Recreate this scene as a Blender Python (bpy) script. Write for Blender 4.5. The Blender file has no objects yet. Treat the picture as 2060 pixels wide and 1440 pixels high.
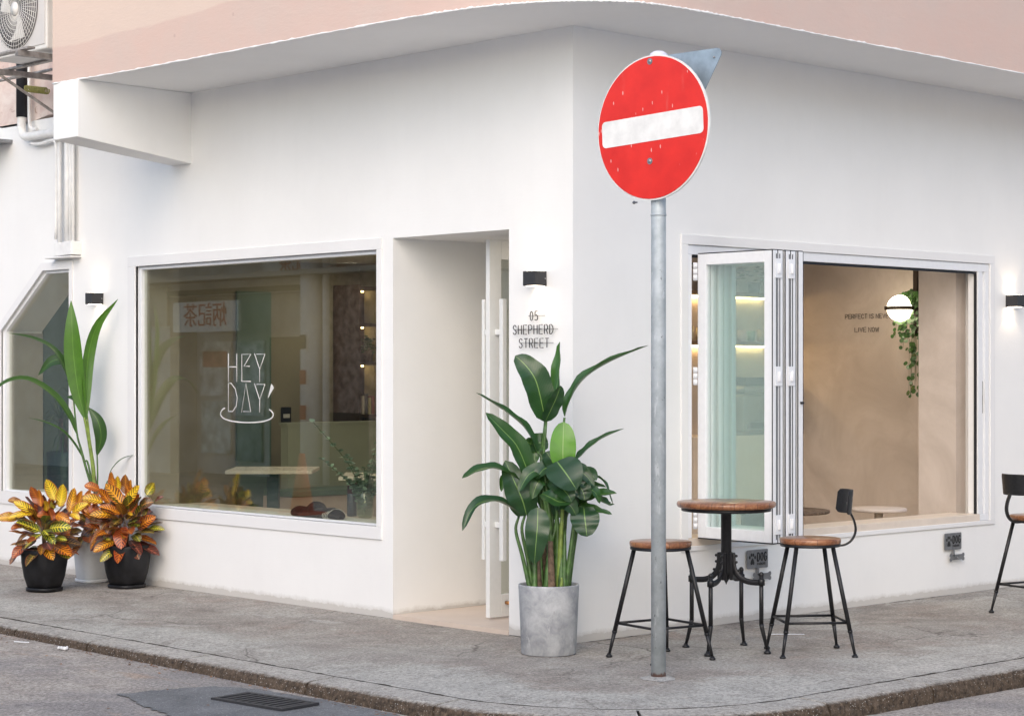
import bpy, bmesh, math, random
from mathutils import Vector, Matrix
random.seed(7)
R = math.radians
S = bpy.context.scene

# ------------------------------------------------------------------ camera
CAM_F = Vector((math.cos(R(46.8)), math.sin(R(46.8)), 0))      # looking direction
CAM_R = Vector((math.sin(R(46.8)), -math.cos(R(46.8)), 0))     # to the right
cam = bpy.data.cameras.new("camera"); co = bpy.data.objects.new("camera", cam)
S.collection.objects.link(co); S.camera = co
cam.sensor_width = 36; cam.lens = 36 * 4062 / 2060; cam.shift_y = 30 / 2060
cam.clip_start = .1; cam.clip_end = 2000
co.location = (-8.245, -8.266, 1.56); co.rotation_euler = (R(90), 0, R(46.8 - 90))

# ------------------------------------------------------------------ world, sun, exposure
SUN_EL, SUN_AZ = R(33), R(216)
W = bpy.data.worlds.new("World"); S.world = W; W.use_nodes = True
wt = W.node_tree; wt.nodes.clear()
sky = wt.nodes.new("ShaderNodeTexSky"); sky.sky_type = 'NISHITA'; sky.sun_disc = False
sky.sun_elevation = SUN_EL; sky.sun_rotation = R(90) - SUN_AZ
sky.air_density = 1.0; sky.dust_density = 1.8; sky.ozone_density = 0.4
bg = wt.nodes.new("ShaderNodeBackground"); bg.inputs[1].default_value = .15
wo = wt.nodes.new("ShaderNodeOutputWorld")
wt.links.new(sky.outputs[0], bg.inputs[0]); wt.links.new(bg.outputs[0], wo.inputs[0])
sl = bpy.data.lights.new("sun", 'SUN'); sl.energy = .75; sl.angle = R(90); sl.color = (1, .975, .945)
so = bpy.data.objects.new("sun", sl); S.collection.objects.link(so)
d = Vector((math.cos(SUN_EL) * math.cos(SUN_AZ), math.cos(SUN_EL) * math.sin(SUN_AZ), math.sin(SUN_EL)))
so.rotation_euler = (-d).to_track_quat('-Z', 'Y').to_euler()
S.view_settings.view_transform = 'Standard'; S.view_settings.look = 'None'
S.view_settings.exposure = .83; S.view_settings.gamma = 1
S.render.engine = 'CYCLES'
S.cycles.max_bounces = 10; S.cycles.transparent_max_bounces = 24
S.cycles.sample_clamp_indirect = 6

# ------------------------------------------------------------------ helpers
class MB:
    """collects verts/faces, then links them as one mesh object"""
    def __init__(s): s.v = []; s.f = []; s.sm = []; s.uv = {}; s.attr = []; s.cur = 0.0; s.mi = []; s.m = 0
    def add(s, vs, fs, smooth=False, uvs=None):
        b = len(s.v); s.v += [tuple(x) for x in vs]; s.attr += [s.cur] * len(vs)
        for i, f in enumerate(fs):
            if uvs: s.uv[len(s.f)] = [uvs[k] for k in f]
            s.f.append([b + k for k in f]); s.sm.append(smooth); s.mi.append(s.m)
        return s
    def box(s, x0, x1, y0, y1, z0, z1, M=None):
        vs = [Vector(p) for p in ((x0,y0,z0),(x1,y0,z0),(x1,y1,z0),(x0,y1,z0),(x0,y0,z1),(x1,y0,z1),(x1,y1,z1),(x0,y1,z1))]
        if M: vs = [M @ p for p in vs]
        return s.add(vs, [(0,3,2,1),(4,5,6,7),(0,1,5,4),(1,2,6,5),(2,3,7,6),(3,0,4,7)])
    def tube(s, pts, r, n=10, cap=True, flat=None, closed=False):
        pts = [Vector(p) for p in pts]; L = len(pts)
        rs = r if isinstance(r, (list, tuple)) else [r] * L
        vs = []; prev = None
        for i, p in enumerate(pts):
            if closed: t = (pts[(i + 1) % L] - pts[i - 1]).normalized()
            else: t = (pts[min(i + 1, L - 1)] - pts[max(i - 1, 0)]).normalized()
            a = prev if prev is not None else (Vector((0, 0, 1)) if abs(t.z) < .9 else Vector((1, 0, 0)))
            a = flat if flat is not None else a
            a = Vector(a); a = a - t * a.dot(t)
            if a.length < 1e-5: a = t.orthogonal()
            a.normalize(); b = t.cross(a); prev = a
            ra, rb = rs[i] if isinstance(rs[i], (list, tuple)) else (rs[i], rs[i])
            for k in range(n):
                w = 2 * math.pi * k / n
                vs.append(p + a * math.cos(w) * ra + b * math.sin(w) * rb)
        fs = []
        for i in range(L if closed else L - 1):
            j = (i + 1) % L
            for k in range(n): fs.append((i*n+k, i*n+(k+1) % n, j*n+(k+1) % n, j*n+k))
        s.add(vs, fs, True)
        if cap and not closed:
            b = len(s.v) - len(vs)
            for ring, rev in ((0, True), (L - 1, False)):
                f = [b + ring*n + k for k in range(n)]
                s.f.append(f[::-1] if rev else f); s.sm.append(False); s.mi.append(s.m)
        return s
    def lathe(s, prof, n=32, c=(0,0,0), sq=None, smooth=True, uvn=False):
        """prof: list of (radius, z). sq: superellipse exponent for squarish pots"""
        vs = []; fs = []
        for r_, z in prof:
            for k in range(n):
                w = 2 * math.pi * k / n; cx, sx = math.cos(w), math.sin(w)
                q = 1.0 if not sq else (abs(cx)**sq + abs(sx)**sq) ** (-1 / sq)
                vs.append((c[0] + r_*q*cx, c[1] + r_*q*sx, c[2] + z))
        for i in range(len(prof) - 1):
            for k in range(n): fs.append((i*n+k, i*n+(k+1) % n, (i+1)*n+(k+1) % n, (i+1)*n+k))
        s.add(vs, fs, smooth); b = len(s.v) - len(vs)
        for ring, rev in ((0, True), (len(prof) - 1, False)):
            if prof[ring][0] > 1e-4:
                f = [b + ring*n + k for k in range(n)]
                s.f.append(f[::-1] if rev else f); s.sm.append(False); s.mi.append(s.m)
        return s
    def prism(s, poly, o, ex, ey, ez, th):
        """polygon (2D list) in plane o + a*ex + b*ey, extruded th along ez"""
        o, ex, ey, ez = map(Vector, (o, ex, ey, ez)); n = len(poly)
        vs = [o + ex*a + ey*b for a, b in poly] + [o + ex*a + ey*b + ez*th for a, b in poly]
        fs = [tuple(range(n))[::-1], tuple(range(n, 2*n))] + [(i, (i+1) % n, n+(i+1) % n, n+i) for i in range(n)]
        return s.add(vs, fs)
    def sphere(s, c, r, nu=20, nv=12, sc=(1,1,1)):
        c = Vector(c); vs = []; fs = []
        for i in range(nv + 1):
            th = math.pi * i / nv
            for k in range(nu):
                w = 2*math.pi*k/nu
                vs.append((c.x + r*sc[0]*math.sin(th)*math.cos(w), c.y + r*sc[1]*math.sin(th)*math.sin(w), c.z + r*sc[2]*math.cos(th)))
        for i in range(nv):
            for k in range(nu): fs.append((i*nu+k, (i+1)*nu+k, (i+1)*nu+(k+1) % nu, i*nu+(k+1) % nu))
        return s.add(vs, fs, True)
    def build(s, name, mat, parent=None, bevel=0, loc=None, rotz=0, fixn=False):
        me = bpy.data.meshes.new(name); me.from_pydata(s.v, [], s.f)
        mats = mat if isinstance(mat, (list, tuple)) else [mat]
        for m in mats: me.materials.append(m)
        me.polygons.foreach_set("use_smooth", s.sm)
        if len(mats) > 1: me.polygons.foreach_set("material_index", s.mi)
        if s.uv:
            ul = me.uv_layers.new(name="UVMap")
            for fi, uvs in s.uv.items():
                p = me.polygons[fi]
                for li, uv in zip(p.loop_indices, uvs): ul.data[li].uv = uv
        if any(s.attr):
            at = me.attributes.new("tone", 'FLOAT', 'POINT'); at.data.foreach_set("value", s.attr)
        if fixn:
            bm = bmesh.new(); bm.from_mesh(me); bmesh.ops.recalc_face_normals(bm, faces=bm.faces); bm.to_mesh(me); bm.free()
        me.update()
        o = bpy.data.objects.new(name, me); S.collection.objects.link(o)
        if parent: o.parent = parent
        if loc: o.location = loc
        if rotz: o.rotation_euler.z = rotz
        if bevel:
            b = o.modifiers.new("bevel", 'BEVEL'); b.width = bevel; b.segments = 2; b.limit_method = 'ANGLE'; b.angle_limit = R(40)
        return o

def tag(o, label, cat, group=None):
    o["label"] = label; o["category"] = cat
    if group: o["group"] = group
    return o
def thing(name, label, cat, loc=(0,0,0), rotz=0, group=None):
    o = bpy.data.objects.new(name, None); S.collection.objects.link(o)
    o.location = loc; o.rotation_euler.z = rotz; o.empty_display_size = .1
    return tag(o, label, cat, group)
def structure(o, kind="structure"): o["kind"] = kind; return o
def dup(root, loc, rotz, label):
    r = root.copy(); S.collection.objects.link(r); r.location = loc; r.rotation_euler.z = rotz; r["label"] = label
    for ch in list(root.children):
        c = ch.copy(); S.collection.objects.link(c); c.parent = r
        for g in list(ch.children):
            e = g.copy(); S.collection.objects.link(e); e.parent = c
    return r
def grid_wall(mb, us, zs, solid, f, t0, t1):
    """wall on a grid with openings; f(u, z, t) -> point; only exposed faces"""
    nu, nz = len(us) - 1, len(zs) - 1
    S_ = lambda i, j: 0 <= i < nu and 0 <= j < nz and solid(i, j)
    for i in range(nu):
        for j in range(nz):
            if not S_(i, j): continue
            u0, u1, z0, z1 = us[i], us[i+1], zs[j], zs[j+1]
            mb.add([f(u0,z0,t0), f(u1,z0,t0), f(u1,z1,t0), f(u0,z1,t0)], [(0,1,2,3)])
            mb.add([f(u0,z0,t1), f(u1,z0,t1), f(u1,z1,t1), f(u0,z1,t1)], [(3,2,1,0)])
            if not S_(i-1, j): mb.add([f(u0,z0,t0), f(u0,z1,t0), f(u0,z1,t1), f(u0,z0,t1)], [(0,1,2,3)])
            if not S_(i+1, j): mb.add([f(u1,z0,t0), f(u1,z1,t0), f(u1,z1,t1), f(u1,z0,t1)], [(3,2,1,0)])
            if not S_(i, j-1): mb.add([f(u0,z0,t0), f(u1,z0,t0), f(u1,z0,t1), f(u0,z0,t1)], [(3,2,1,0)])
            if not S_(i, j+1): mb.add([f(u0,z1,t0), f(u1,z1,t0), f(u1,z1,t1), f(u0,z1,t1)], [(0,1,2,3)])
def cat_rom(P, n):
    P = [Vector(p) for p in P]
    if len(P) == 2: P = [P[0], P[0].lerp(P[1], .5), P[1]]
    Q = [P[0]*2 - P[1]] + P + [P[-1]*2 - P[-2]]; out = []
    m = len(P) - 1
    for i in range(n + 1):
        t = i / n * m; k = min(int(t), m - 1); t -= k
        a, b, c, e = Q[k], Q[k+1], Q[k+2], Q[k+3]
        out.append(.5 * ((2*b) + (c - a)*t + (2*a - 5*b + 4*c - e)*t*t + (3*b - a - 3*c + e)*t**3))
    return out
def leaf(mb, path, width, normal, fold=.25, prof=None, n=12, roll=0.0, wavy=0.0, uvo=0.0):
    """blade along path; normal = direction the upper face looks; fold lifts the edges"""
    pts = cat_rom(path, n); nrm = Vector(normal)
    prof = prof or (lambda t: math.sin(math.pi * min(1, t*.93 + .05)) ** .75)
    cols = (-1, -.55, 0, .55, 1); vs = []; uvs = []; fs = []
    ph = random.random() * 6
    for i, p in enumerate(pts):
        t = (pts[min(i+1, n)] - pts[max(i-1, 0)]).normalized()
        side = t.cross(nrm)
        if side.length < 1e-4: side = t.orthogonal()
        side.normalize(); up = side.cross(t).normalized()
        a = roll * i / n
        side, up = side*math.cos(a) + up*math.sin(a), up*math.cos(a) - side*math.sin(a)
        w = width/2 * (prof(i/n) if 0 < i < n else (.12 if i == 0 else .03))
        for c in cols:
            wv = wavy * w * math.sin(i*1.3 + ph + c) * abs(c)
            vs.append(p + side*(c*w*math.cos(fold*abs(c))) + up*(abs(c)**1.3*w*math.sin(fold) + wv)); uvs.append((c*.5 + .5, i/n + uvo))
    for i in range(n):
        for k in range(4): fs.append((i*5+k, i*5+k+1, (i+1)*5+k+1, (i+1)*5+k))
    mb.add(vs, fs, True, uvs)

# ------------------------------------------------------------------ materials
def nt(name):
    m = bpy.data.materials.new(name); m.use_nodes = True; t = m.node_tree
    b = t.nodes["Principled BSDF"]; return m, t, b
def N(t, typ, **kw):
    n = t.nodes.new(typ)
    for k, v in kw.items():
        if k.startswith("i_"): n.inputs[int(k[2:])].default_value = v
        else: setattr(n, k, v)
    return n
def coord(t, kind="Object", scale=None):
    c = t.nodes.new("ShaderNodeTexCoord")
    if scale is None: return c.outputs[kind]
    m = t.nodes.new("ShaderNodeMapping"); m.inputs["Scale"].default_value = scale
    t.links.new(c.outputs[kind], m.inputs[0]); return m.outputs[0]
def noise(t, vec, sc, det=4, rough=.55, dist=0):
    n = t.nodes.new("ShaderNodeTexNoise"); n.inputs["Scale"].default_value = sc; n.inputs["Detail"].default_value = det
    n.inputs["Roughness"].default_value = rough; n.inputs["Distortion"].default_value = dist
    t.links.new(vec, n.inputs["Vector"]); return n.outputs["Fac"]
def ramp(t, fac, stops, interp='LINEAR'):
    r = t.nodes.new("ShaderNodeValToRGB"); r.color_ramp.interpolation = interp
    els = r.color_ramp.elements
    while len(els) < len(stops): els.new(.5)
    for e, (p, c) in zip(els, stops):
        e.position = p; e.color = (c, c, c, 1) if isinstance(c, (int, float)) else (*c, 1)
    t.links.new(fac, r.inputs[0]); return r.outputs[0]
def mix(t, fac, a, b, mode='MIX'):
    m = t.nodes.new("ShaderNodeMix"); m.data_type = 'RGBA'; m.blend_type = mode
    for sock, v in ((m.inputs[0], fac), (m.inputs[6], a), (m.inputs[7], b)):
        if isinstance(v, (int, float)): sock.default_value = v
        elif isinstance(v, tuple): sock.default_value = (*v, 1) if len(v) == 3 else v
        else: t.links.new(v, sock)
    return m.outputs[2]
def mth(t, op, a, b=None, c=None):
    m = t.nodes.new("ShaderNodeMath"); m.operation = op
    for i, v in enumerate((a, b, c)):
        if v is None: continue
        if isinstance(v, (int, float)): m.inputs[i].default_value = v
        else: t.links.new(v, m.inputs[i])
    return m.outputs[0]
def bump(t, b, h, strength=.3, dist=.01, prev=None):
    n = t.nodes.new("ShaderNodeBump"); n.inputs["Strength"].default_value = strength; n.inputs["Distance"].default_value = dist
    t.links.new(h, n.inputs["Height"])
    if prev: t.links.new(prev, n.inputs["Normal"])
    if b: t.links.new(n.outputs[0], b.inputs["Normal"])
    return n.outputs[0]
def plain(name, col, rough=.5, metal=0, spec=.5, var=.06, vsc=30, bmp=0, coat=0):
    m, t, b = nt(name); v = coord(t)
    n = noise(t, v, vsc, 5)
    lo = tuple(c*(1 - var*1.5) for c in col); hi = tuple(min(1, c*(1 + var)) for c in col)
    t.links.new(ramp(t, n, [(.3, lo), (.7, hi)]), b.inputs["Base Color"])
    b.inputs["Metallic"].default_value = metal
    t.links.new(ramp(t, noise(t, v, vsc*.6, 3), [(.3, max(0, rough - .07)), (.7, min(1, rough + .07))]), b.inputs["Roughness"])
    b.inputs["Specular IOR Level"].default_value = spec; b.inputs["Coat Weight"].default_value = coat
    if bmp: bump(t, b, noise(t, v, vsc*4, 4), bmp, .002)
    return m
def emit(name, col, st):
    m, t, b = nt(name); b.inputs["Base Color"].default_value = (*col, 1)
    b.inputs["Emission Color"].default_value = (*col, 1); b.inputs["Emission Strength"].default_value = st
    return m

def mat_stucco(name, col, dirt=True):
    m, t, b = nt(name); v = coord(t)
    g = noise(t, v, 1.1, 5, .6); f = noise(t, v, 70, 5, .65); w = noise(t, coord(t, "Object", (6, 6, .8)), 2.2, 5, .6)
    base = mix(t, ramp(t, g, [(.35, 0.0), (.7, 1.0)]), tuple(c*.95 for c in col), col)
    base = mix(t, ramp(t, w, [(.5, 0.0), (.8, .07)]), base, tuple(c*.8 for c in col))
    if dirt:   # splash dirt near the pavement
        sx = t.nodes.new("ShaderNodeSeparateXYZ"); t.links.new(v, sx.inputs[0])
        h = mth(t, 'ADD', sx.outputs[2], mth(t, 'MULTIPLY', noise(t, v, 9, 6, .75), -.07))
        base = mix(t, ramp(t, h, [(0.0, .65), (.004, .4), (.03, 0.0)]), base, (.42, .39, .35))
    t.links.new(base, b.inputs["Base Color"]); b.inputs["Roughness"].default_value = .72
    b.inputs["Specular IOR Level"].default_value = .3
    n1 = bump(t, None, noise(t, v, 2.3, 3), .25, .02)
    trow = noise(t, coord(t, "Object", (1, 1, 5)), 14, 4, .6)
    n2 = bump(t, None, trow, .12, .004, n1)
    bump(t, b, f, .35, .0016, n2)
    return m
M_WALL = mat_stucco("white_stucco", (.845, .84, .825))
M_BAND = mat_stucco("white_trim_paint", (.79, .785, .78), False)
M_SOFFIT = mat_stucco("soffit_paint", (.86, .855, .845), False)

def mat_pink():
    m, t, b = nt("pink_render"); v = coord(t)
    sx = t.nodes.new("ShaderNodeSeparateXYZ"); t.links.new(v, sx.inputs[0])
    big = noise(t, v, .7, 4, .6, .4)
    # lighter repaint with a wandering lower border
    line = mth(t, 'ADD', mth(t, 'ADD', sx.outputs[2], mth(t, 'MULTIPLY', sx.outputs[1], .03)), mth(t, 'MULTIPLY', big, -.25))
    k = ramp(t, line, [(0.0, 0.0), (1, 1.0)])
    mr = t.nodes.new("ShaderNodeMapRange"); t.links.new(line, mr.inputs[0])
    mr.inputs[1].default_value = 3.785; mr.inputs[2].default_value = 3.80
    right = t.nodes.new("ShaderNodeMapRange"); t.links.new(sx.outputs[1], right.inputs[0])
    right.inputs[1].default_value = .6; right.inputs[2].default_value = 1.4
    pink = mix(t, ramp(t, noise(t, v, 2.2, 6, .65, .3), [(.35, 0.0), (.65, 1.0)]), (.585, .425, .365), (.56, .435, .38))
    c = mix(t, mth(t, 'MULTIPLY', mr.outputs[0], right.outputs[0]), pink, (.62, .49, .415))
    c = mix(t, ramp(t, noise(t, coord(t, "Object", (1, 1, 3)), 5, 6, .7), [(.5, 0.0), (.75, .4)]), c, (.56, .455, .40))
    spots = t.nodes.new("ShaderNodeTexVoronoi"); spots.inputs["Scale"].default_value = 3.2; t.links.new(v, spots.inputs[0])
    c = mix(t, ramp(t, spots.outputs[0], [(0, .7), (.03, .6), (.045, 0.0)]), c, (.45, .32, .28))
    t.links.new(c, b.inputs["Base Color"]); b.inputs["Roughness"].default_value = .8
    n1 = bump(t, None, noise(t, v, 3, 4), .3, .02)
    n2 = bump(t, None, noise(t, coord(t, "Object", (1, 1, 4)), 12, 5, .7), .25, .008, n1)
    bump(t, b, noise(t, v, 90, 4), .3, .002, n2)
    return m
M_PINK = mat_pink()

def mat_pave(name, kind):
    m, t, b = nt(name); v = coord(t)
    vs = coord(t, "Object", (1, 1, 1))
    big = noise(t, v, .8, 5, .6, .3); mid = noise(t, v, 4.5, 6, .7, .4); fine = noise(t, v, 55, 5, .75); vf = noise(t, v, 190, 3, .7)
    if kind == "pave":
        brown = mix(t, ramp(t, mid, [(.3, 0.0), (.7, 1.0)]), (.225, .197, .172), (.385, .350, .310))
        brown = mix(t, ramp(t, noise(t, v, 2.1, 5, .7), [(.52, 0.0), (.7, .55)]), brown, (.28, .20, .16))
        grey = mix(t, ramp(t, mid, [(.3, 0.0), (.72, 1.0)]), (.33, .318, .29), (.47, .452, .412))
        at = t.nodes.new("ShaderNodeAttribute"); at.attribute_name = "tone"
        kd = mth(t, 'ADD', at.outputs["Fac"], mth(t, 'MULTIPLY', mth(t, 'SUBTRACT', noise(t, v, 1.3, 7, .7, .5), .5), 1.6))
        c = mix(t, ramp(t, kd, [(.42, 0.0), (.66, 1.0)]), grey, brown)
        c = mix(t, ramp(t, big, [(.46, 0.0), (.6, .6)]), c, (.40, .385, .35))
        c = mix(t, ramp(t, noise(t, v, 1.1, 7, .72, .8), [(.5, 0.0), (.66, .6)]), c, (.19, .165, .145))
        c = mix(t, ramp(t, noise(t, v, 8, 5, .7, 1), [(.58, 0.0), (.7, .35)]), c, (.16, .14, .125))
        # pale cement repairs
        c = mix(t, ramp(t, noise(t, v, 1.7, 6, .65, 1.2), [(.60, 0.0), (.66, .6)]), c, (.46, .44, .40))
        c = mix(t, ramp(t, noise(t, v, 3.7, 6, .8, 1.5), [(.62, 0.0), (.68, .55)]), c, (.12, .105, .09))
        lo, hi = .45, 1.5
    elif kind == "kerb":
        c = mix(t, ramp(t, mid, [(.3, 0.0), (.7, 1.0)]), (.31, .295, .268), (.45, .425, .385))
        g = t.nodes.new("ShaderNodeNewGeometry"); sx = t.nodes.new("ShaderNodeSeparateXYZ"); t.links.new(g.outputs["True Normal"], sx.inputs[0])
        p = t.nodes.new("ShaderNodeSeparateXYZ"); t.links.new(v, p.inputs[0])
        # grime and moss that has grown on the outer face, up to a ragged line just under the top
        h = mth(t, 'ADD', p.outputs[2], mth(t, 'MULTIPLY', mth(t, 'SUBTRACT', noise(t, v, 24, 5, .8), .5), .032))
        dirt = mix(t, ramp(t, noise(t, v, 28, 6, .8), [(.35, 0.0), (.65, 1.0)]), (.032, .023, .017), (.135, .098, .068))
        mr = t.nodes.new("ShaderNodeMapRange"); t.links.new(h, mr.inputs[0])
        mr.inputs[1].default_value = -.011; mr.inputs[2].default_value = -.024
        c = mix(t, mr.outputs[0], c, dirt)
        c = mix(t, ramp(t, noise(t, v, .9, 2), [(.4, 0.0), (.6, .45)]), c, (.22, .205, .185)) if False else c
        lo, hi = .45, 1.4
    elif kind == "cement":
        c = mix(t, ramp(t, mid, [(.3, 0.0), (.7, 1.0)]), (.30, .29, .275), (.42, .41, .39)); lo, hi = .6, 1.35
    elif kind == "patch":
        c = mix(t, ramp(t, mid, [(.3, 0.0), (.7, 1.0)]), (.12, .125, .13), (.20, .205, .21)); lo, hi = .7, 1.25
    else:
        c = mix(t, ramp(t, mid, [(.3, 0.0), (.7, 1.0)]), (.25, .22, .195), (.44, .405, .365))
        c = mix(t, ramp(t, big, [(.48, 0.0), (.62, .7)]), c, (.21, .20, .20))
        c = mix(t, ramp(t, noise(t, coord(t, "Object", (1, .25, 1)), 2.6, 6, .7, .6), [(.58, 0.0), (.68, .6)]), c, (.40, .29, .21))
        lo, hi = .35, 1.65
    if kind == "pave":     # cracks, chewing gum and oil spots
        wv = t.nodes.new("ShaderNodeVectorMath"); wv.operation = 'ADD'; nn = t.nodes.new("ShaderNodeTexNoise"); nn.inputs["Scale"].default_value = 3; nn.inputs["Detail"].default_value = 6
        t.links.new(v, nn.inputs[0]); sc_ = t.nodes.new("ShaderNodeVectorMath"); sc_.operation = 'SCALE'; sc_.inputs["Scale"].default_value = .35; t.links.new(nn.outputs["Color"], sc_.inputs[0])
        t.links.new(v, wv.inputs[0]); t.links.new(sc_.outputs[0], wv.inputs[1])
        cr = t.nodes.new("ShaderNodeTexVoronoi"); cr.feature = 'DISTANCE_TO_EDGE'; cr.inputs["Scale"].default_value = .75; t.links.new(wv.outputs[0], cr.inputs[0])
        line = ramp(t, cr.outputs[0], [(.002, .75), (.006, 0.0)])
        c = mix(t, mth(t, 'MULTIPLY', line, ramp(t, noise(t, v, .9, 3), [(.45, 0.0), (.55, 1.0)])), c, (.07, .06, .05))
        gum = t.nodes.new("ShaderNodeTexVoronoi"); gum.inputs["Scale"].default_value = 3.3; t.links.new(v, gum.inputs[0])
        c = mix(t, ramp(t, gum.outputs[0], [(.035, .55), (.06, 0.0)]), c, (.10, .09, .085))
    c = mix(t, 1.0, c, ramp(t, fine, [(.3, (lo,)*3), (.5, (1,)*3), (.7, (hi,)*3)]), 'MULTIPLY')
    c = mix(t, 1.0, c, ramp(t, vf, [(.3, (.75,)*3), (.7, (1.25,)*3)]), 'MULTIPLY')
    sp = t.nodes.new("ShaderNodeTexVoronoi"); sp.inputs["Scale"].default_value = 70; t.links.new(v, sp.inputs[0])
    c = mix(t, ramp(t, sp.outputs[0], [(0, .8), (.16, .5), (.24, 0.0)]), c, ramp(t, sp.outputs[1], [(.3, (.06, .055, .05)), (.65, (.62, .60, .56))]))
    t.links.new(c, b.inputs["Base Color"]); b.inputs["Roughness"].default_value = .85; b.inputs["Specular IOR Level"].default_value = .35
    n1 = bump(t, None, big, .5, .03); n2 = bump(t, None, mid, .4, .012, n1); n3 = bump(t, None, fine, .7, .006, n2)
    bump(t, b, sp.outputs[0], .4, .004, n3)
    return m
M_PAVE = mat_pave("worn_concrete_pavement", "pave"); M_KERB = mat_pave("kerb_stone", "kerb"); M_ROAD = mat_pave("worn_asphalt", "road")

M_ALU = plain("white_coated_aluminium", (.78, .79, .81), .35, 0, .5, .02)
M_DOORW = plain("white_painted_steel", (.76, .77, .755), .4, 0, .5, .02)
M_GASKET = plain("black_rubber_gasket", (.012, .013, .018), .6)
M_BLACK = plain("black_powder_coat", (.018, .018, .020), .42, .3, .5, .2, 60, .15)
M_LAMPBLK = plain("charcoal_lamp_housing", (.035, .034, .036), .5, .1, .5, .1)
M_POTBLK = plain("black_ceramic", (.010, .010, .012), .5, 0, .35, .5, 9, .05)
M_POTWHT = plain("white_plastic_pot", (.74, .75, .76), .35, 0, .5, .02)
M_SOIL = plain("potting_soil", (.035, .024, .016), .95, 0, .2, .4, 60, .6)
M_STEEL = plain("brushed_steel", (.33, .33, .335), .42, .85, .5, .12, 40)
M_DARKTXT = plain("dark_lettering", (.02, .02, .02), .5)
def mat_micro():
    m, t, b = nt("beige_microcement"); v = coord(t)
    c = mix(t, ramp(t, noise(t, v, 1.6, 6, .62, .8), [(.32, 0.0), (.68, 1.0)]), (.46, .395, .35), (.62, .545, .495))
    c = mix(t, ramp(t, noise(t, v, 5, 6, .7, 1.5), [(.5, 0.0), (.75, .45)]), c, (.48, .40, .345))
    t.links.new(c, b.inputs["Base Color"]); b.inputs["Roughness"].default_value = .6; bump(t, b, noise(t, v, 3, 5, .6, 1), .15, .01); return m
M_INT = mat_micro()
M_FLOOR = plain("beige_floor_tile", (.62, .52, .44), .5, 0, .4, .05, 3)
M_COUNTER = plain("cream_stone_sill", (.70, .61, .52), .4, 0, .5, .05, 8)
M_GREEN = plain("sage_green_panel", (.13, .20, .15), .5, 0, .4, .05, 3)
M_DKGREEN = plain("dark_green_metal", (.008, .05, .04), .4, .2)
M_PIPE = plain("white_painted_pipe", (.82, .815, .80), .45, 0, .4, .05, 12)
M_AC = plain("aged_white_casing", (.70, .68, .65), .5, 0, .4, .08, 7)
M_SIGNRED = None

def mat_sign_red():
    m, t, b = nt("worn_red_sign"); v = coord(t)
    c = mix(t, ramp(t, noise(t, v, 6, 5), [(.3, 0.0), (.7, 1.0)]), (.56, .013, .007), (.70, .022, .012))
    sc = t.nodes.new("ShaderNodeTexVoronoi"); sc.inputs["Scale"].default_value = 11; t.links.new(coord(t, "Object", (2.6, 1, .8)), sc.inputs[0])
    w = noise(t, v, 40, 4, .7)
    mark = ramp(t, mth(t, 'ADD', sc.outputs[0], mth(t, 'MULTIPLY', w, .12)), [(.135, .75), (.165, 0.0)])
    keep = ramp(t, noise(t, v, 7, 3), [(.40, 0.0), (.46, 1.0)])
    c = mix(t, mth(t, 'MULTIPLY', mark, keep), c, (.72, .42, .38))
    c = mix(t, ramp(t, noise(t, coord(t, "Object", (3, 1, .5)), 5, 5, .7), [(.62, 0.0), (.74, .45)]), c, (.62, .08, .06))
    t.links.new(c, b.inputs["Base Color"]); b.inputs["Roughness"].default_value = .38
    return m
M_SIGNRED = mat_sign_red()
M_SIGNWHT = plain("reflective_white", (.72, .71, .685), .42, 0, .5, .09, 14)
def mat_galv(name, c1, c2, chips):
    m, t, b = nt(name); v = coord(t)
    c = mix(t, ramp(t, noise(t, v, 9, 6, .7), [(.35, 0.0), (.65, 1.0)]), c1, c2)
    c = mix(t, ramp(t, noise(t, coord(t, "Object", (1, 1, .25)), 22, 5, .7), [(.58, 0.0), (.64, .8)]), c, chips)
    c = mix(t, ramp(t, noise(t, coord(t, "Object", (1, 1, .5)), 38, 6, .8), [(.63, 0.0), (.66, .9)]), c, (.12, .13, .14))
    sx = t.nodes.new("ShaderNodeSeparateXYZ"); t.links.new(v, sx.inputs[0])
    h = mth(t, 'ADD', sx.outputs[2], mth(t, 'MULTIPLY', noise(t, v, 40, 3), -.05))
    c = mix(t, ramp(t, h, [(0, .8), (.001, .8), (.012, 0.0)]), c, (.16, .05, .02))
    t.links.new(c, b.inputs["Base Color"]); b.inputs["Roughness"].default_value = .55; b.inputs["Metallic"].default_value = .25
    bump(t, b, noise(t, v, 45, 5, .7), .35, .002)
    return m
M_POLE = mat_galv("chipped_grey_pole_paint", (.36, .40, .42), (.50, .545, .57), (.60, .64, .66))
M_SIGNBACK = plain("galvanised_sign_back", (.33, .40, .46), .45, .4, .5, .2, 8)

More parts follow.
